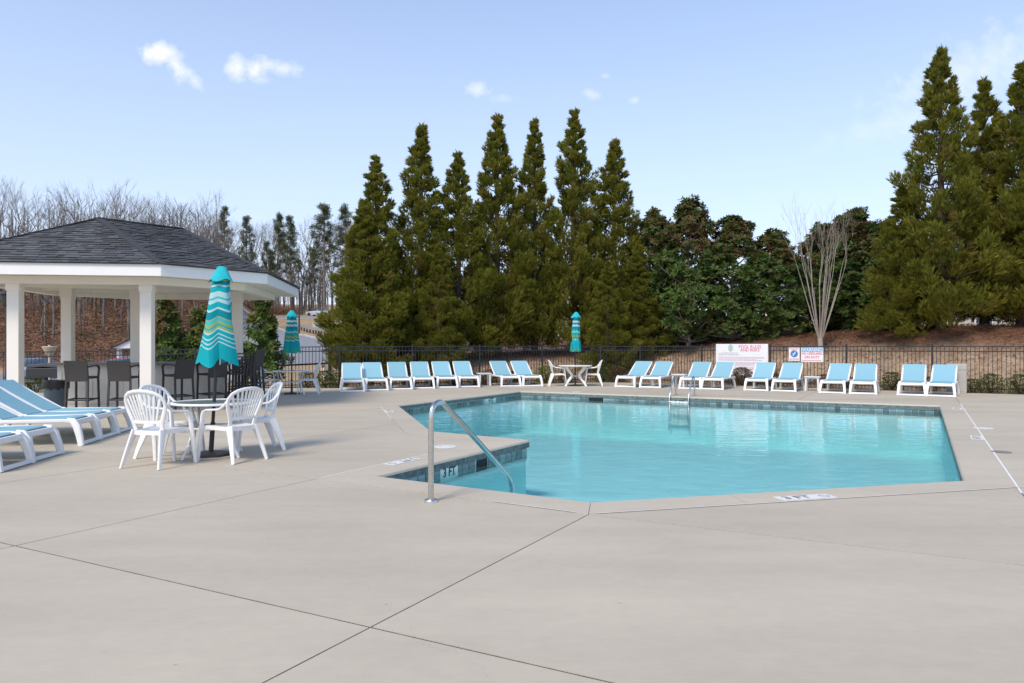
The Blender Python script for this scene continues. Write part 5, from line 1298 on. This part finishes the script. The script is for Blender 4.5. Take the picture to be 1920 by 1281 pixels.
# ---- hillside woods: bare trees and pines as individuals, the far mass as stuff
def bare_mesh(seed, H):
    sk = MB(); rg = random.Random(seed); r0 = H*.014
    hb = H*rg.uniform(.32, .5); tr = [V(0, 0, 0), V(rg.uniform(-.2, .2), rg.uniform(-.2, .2), hb*.5), V(rg.uniform(-.4, .4), rg.uniform(-.4, .4), hb)]
    sk.tube(tr, [r0, r0*.85, r0*.7], 6)
    for k in range(rg.choice((3, 4, 5))):
        a = k*2.4+rg.uniform(-.5, .5); d = V(math.cos(a)*.36, math.sin(a)*.36, 1).normalized(); branch(sk, rg, tr[-1], d, H*.24, r0*.5, 4, .50, .06, 4)
    for k in range(6):
        a = rg.uniform(0, 6.3); s = lerp(tr[1], tr[2], rg.random()); branch(sk, rg, s, V(math.cos(a), math.sin(a), .8).normalized(), H*.14, r0*.25, 2, .6, .05, 4)
    return sk.mesh('trunk', M_BARK, True)
BARE = [bare_mesh(s, 15) for s in (101, 102, 103, 104, 105, 106)]
BARE_H = [max(v.co.z for v in m_.vertices) for m_ in BARE]
def pine_mesh(seed, H):
    rg = random.Random(seed); sk = MB(); mb = MB(); mb.c = []; sk.tube([(0, 0, 0), (.1, .1, H*.5), (0, 0, H)], [H*.011, H*.008, .03], 6)
    for k in range(46):
        t = lerp(.42, 1, ((k+rg.random())/46)); a = rg.uniform(0, 6.3); Ln = lerp(2.4, .5, (t-.42)/.58)*rg.uniform(.5, 1.15)
        e = V(math.cos(a)*Ln, math.sin(a)*Ln, t*H+.25*Ln); sk.tube([(0, 0, t*H), tuple(e)], [.05, .015], 4)
        for c_ in range(4):
            c = lerp(V(0, 0, t*H), e, rg.uniform(.5, 1.05))+rdir(rg)*.3; col = V(.08, .105, .04).lerp(V(.15, .16, .07), rg.random())
            for q in range(26): blade(mb, c+rdir(rg)*.22, V(0, 0, .4)+rdir(rg), rg.uniform(.25, .5), .06, tuple(col*rg.uniform(.8, 1.2)), rg)
    return mb.mesh('crown', M_CONIFER), sk.mesh('trunk', M_BARK, True)
PINE = [pine_mesh(s, 15) for s in (201, 202, 203)]
rg = random.Random(77); nbt = 0
def put_bare(px, Y, py, k):
    x = sx(px, Y); z = terrain(x, Y)-.1; H = top_z(py, Y)-z; o = empty('bare_tree', (x, Y, z), rg.uniform(0, 6), *(('leafless grey tree on the leaf-strewn slope behind the pavilion', 'tree', 'bare trees on the slope behind the pavilion') if Y < 130 else ('leafless grey tree in the wood above the upper road', 'tree', 'bare trees above the upper road')))
    s = H/BARE_H[k % 6]; w = s*rg.uniform(.8, 1.1); o.scale = (w, w, s); link('trunk', BARE[k % 6], o)
tops = [(-20, 318), (8, 328), (45, 330), (75, 345), (100, 372), (128, 348), (152, 352), (172, 330), (195, 332), (218, 330), (240, 344), (268, 372), (296, 356), (315, 358), (342, 364), (365, 375), (392, 360), (404, 350), (438, 405), (462, 400), (482, 415), (505, 398), (520, 408), (548, 395), (566, 412), (580, 400), (600, 408), (622, 405), (648, 400), (665, 410)]
for k, (px, py) in enumerate(tops): put_bare(px, rg.uniform(70, 100) if px < 410 else rg.uniform(150, 185), py, k)
for k in range(52):
    px = rg.uniform(-40, 690); near = px < 440; put_bare(px, rg.uniform(72, 125) if near else rg.uniform(152, 200), rg.uniform(395, 475) if near else rg.uniform(430, 490), k*5+1)
for k, (px, py, Y, w) in enumerate([(420, 390, 140, 1.0), (462, 408, 150, .9), (522, 405, 155, .9), (545, 408, 150, .9), (608, 386, 150, 1.15), (648, 390, 158, 1.1), (588, 470, 165, 1.0), (500, 455, 170, .9), (672, 420, 160, 1.0)]):
    x = sx(px, Y); z = terrain(x, Y)-.1; s = (top_z(py, Y)-z)/15; o = empty('pine_tree', (x, Y, z), k, 'tall slim pine with tufted crown in the wood above the upper road' if k < 9 else 'tall bare-trunked tree with a dark tuft at its top behind the pavilion roof', 'tree', 'pines above the upper road' if k < 9 else None)
    o.scale = (w*s, w*s, s); c, t = PINE[k % 3]; link('trunk', t, o); link('crown', c, o)
mb = MB(); mb.c = []; rg = random.Random(31)           # the rest of the wood, one mass of trunks and twigs
for k in range(380):
    px = rg.uniform(-120, 720); Y = rg.uniform(85, 150) if px < 430 else rg.uniform(158, 230); x = sx(px, Y); z = terrain(x, Y); H = rg.uniform(7, 13); g = rg.uniform(.09, .20); col = (g*1.08, g*.93, g*.82)
    o = len(mb.v); mb.sweep([(x, Y, z-.2), (x+rg.uniform(-.4, .4), Y, z+H*.5), (x+rg.uniform(-.8, .8), Y, z+H)], [.20, .13, .03], [.20, .13, .03], (0, 1, 0), 4); mb.c += [col]*(len(mb.v)-o)
    for q in range(34):
        t = rg.uniform(.25, 1); p = V(x+rg.uniform(-.3, .3), Y+rg.uniform(-.3, .3), z+H*t); d = V(rg.uniform(-1, 1), rg.uniform(-.6, .6), rg.uniform(.2, 1.4)); blade(mb, p, d, rg.uniform(.8, 2.2), .07, col, rg)
tag(mb.build('distant_woods', M_LITTER), kind='stuff')
mb = MB(); mb.c = []                                    # copper-leaved undergrowth on the slope
for k in range(1500):
    px = rg.uniform(-80, 560); Y = rg.uniform(60, 118) if px < 440 else rg.uniform(148, 165); x = sx(px, Y); z = terrain(x, Y); R_ = rg.uniform(.6, 1.6); g = rg.random(); base = V(.23, .115, .06).lerp(V(.17, .11, .075), g) if rg.random() < .9 else V(.08, .09, .03)
    for q in range(26):
        p = V(x, Y, z+.2)+V(rg.uniform(-1, 1)*R_, rg.uniform(-1, 1)*R_, rg.random()*R_*1.1); leaf(mb, p, V(rg.uniform(-1, 1), rg.uniform(-1, 1), rg.uniform(-.2, .5)), rdir(rg), rg.uniform(.2, .42), .13, tuple(base*rg.uniform(.7, 1.35)))
tag(mb.build('undergrowth', M_LITTER), kind='stuff')
mb = MB(); mb.c = []                                    # pine straw and fallen leaves on the planted bank
for k in range(26000):
    x = rg.uniform(-6.5, 22); yf = fence_y(x)
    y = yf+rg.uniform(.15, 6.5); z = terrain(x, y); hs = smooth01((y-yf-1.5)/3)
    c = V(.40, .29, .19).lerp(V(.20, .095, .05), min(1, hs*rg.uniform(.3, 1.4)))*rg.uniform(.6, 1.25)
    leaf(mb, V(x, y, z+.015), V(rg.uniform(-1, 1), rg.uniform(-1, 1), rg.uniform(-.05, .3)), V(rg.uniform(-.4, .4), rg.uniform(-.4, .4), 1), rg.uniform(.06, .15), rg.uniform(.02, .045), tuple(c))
for k in range(5200):                                   # mulch in the bed along the deck
    x = rg.uniform(-5.2, 21); yf = fence_y(x)
    y = yf-rg.uniform(-.2, .66)
    if in_poly((x, y), DECK): continue
    leaf(mb, V(x, y, -.035), V(rg.uniform(-1, 1), rg.uniform(-1, 1), rg.uniform(0, .5)), V(rg.uniform(-.5, .5), rg.uniform(-.5, .5), 1), rg.uniform(.05, .11), .035, tuple(V(.16, .085, .055)*rg.uniform(.5, 1.6)))
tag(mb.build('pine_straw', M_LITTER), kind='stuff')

# ---- apartment building and kerb strip glimpsed behind the planted bank
def building(name, x0, x1, y, z, h, label, m_):
    r = empty(name, ((x0+x1)/2, y, z), 0, label, 'building'); w = x1-x0
    mb = MB(); mb.box((0, 4, h/2), (w, 8, h)); mb.build('wall', m_, r)
    mb = MB(); mb.add([(-w/2-.4, -.5, h), (w/2+.4, -.5, h), (w/2+.4, 8.5, h), (-w/2-.4, 8.5, h), (-w/2+2, 4, h+1.5), (w/2-2, 4, h+1.5)], [(0, 1, 5, 4), (1, 2, 5), (2, 3, 4, 5), (3, 0, 4), (3, 2, 1, 0)]); mb.build('roof', M_RIDGE, r)
    k = int(w/3)
    for j in range(k):
        for zz in ([1.6] if h < 4 else [1.4, 3.9]):
            xx = -w/2+(j+.5)*w/k; mb = MB(); mb.box((xx, -.02, zz), (1.2, .10, 1.45)); f = mb.build('window', M_WHITE_PAINT, r); mb = MB(); mb.box((xx, -.075, zz), (1.04, .02, 1.28)); mb.build('pane', M_CARGLASS, f)
building('apartment_building', -2, 15, 60, terrain(6, 60)-.2, 4.6, 'tan building glimpsed between the conifer trunks', M_SIDING)
building('apartment_building', 22, 44, 52, terrain(33, 52)-.2, 5.0, 'pale tan building glimpsed behind the magnolias and the tall conifers', M_TAN)
r = empty('garden_wall', (10.5, 34.2, 0), 0, 'low pale stone edging behind the magnolias', 'wall')
for k in range(14):
    x, y = 6.4+k*.62, 34.6-k*.07; mb = MB(); mb.bbox((x-10.5, y-34.2, terrain(x, y)+.12), (.60, .35, .36), .04); mb.build('stone', M_TAN, r)
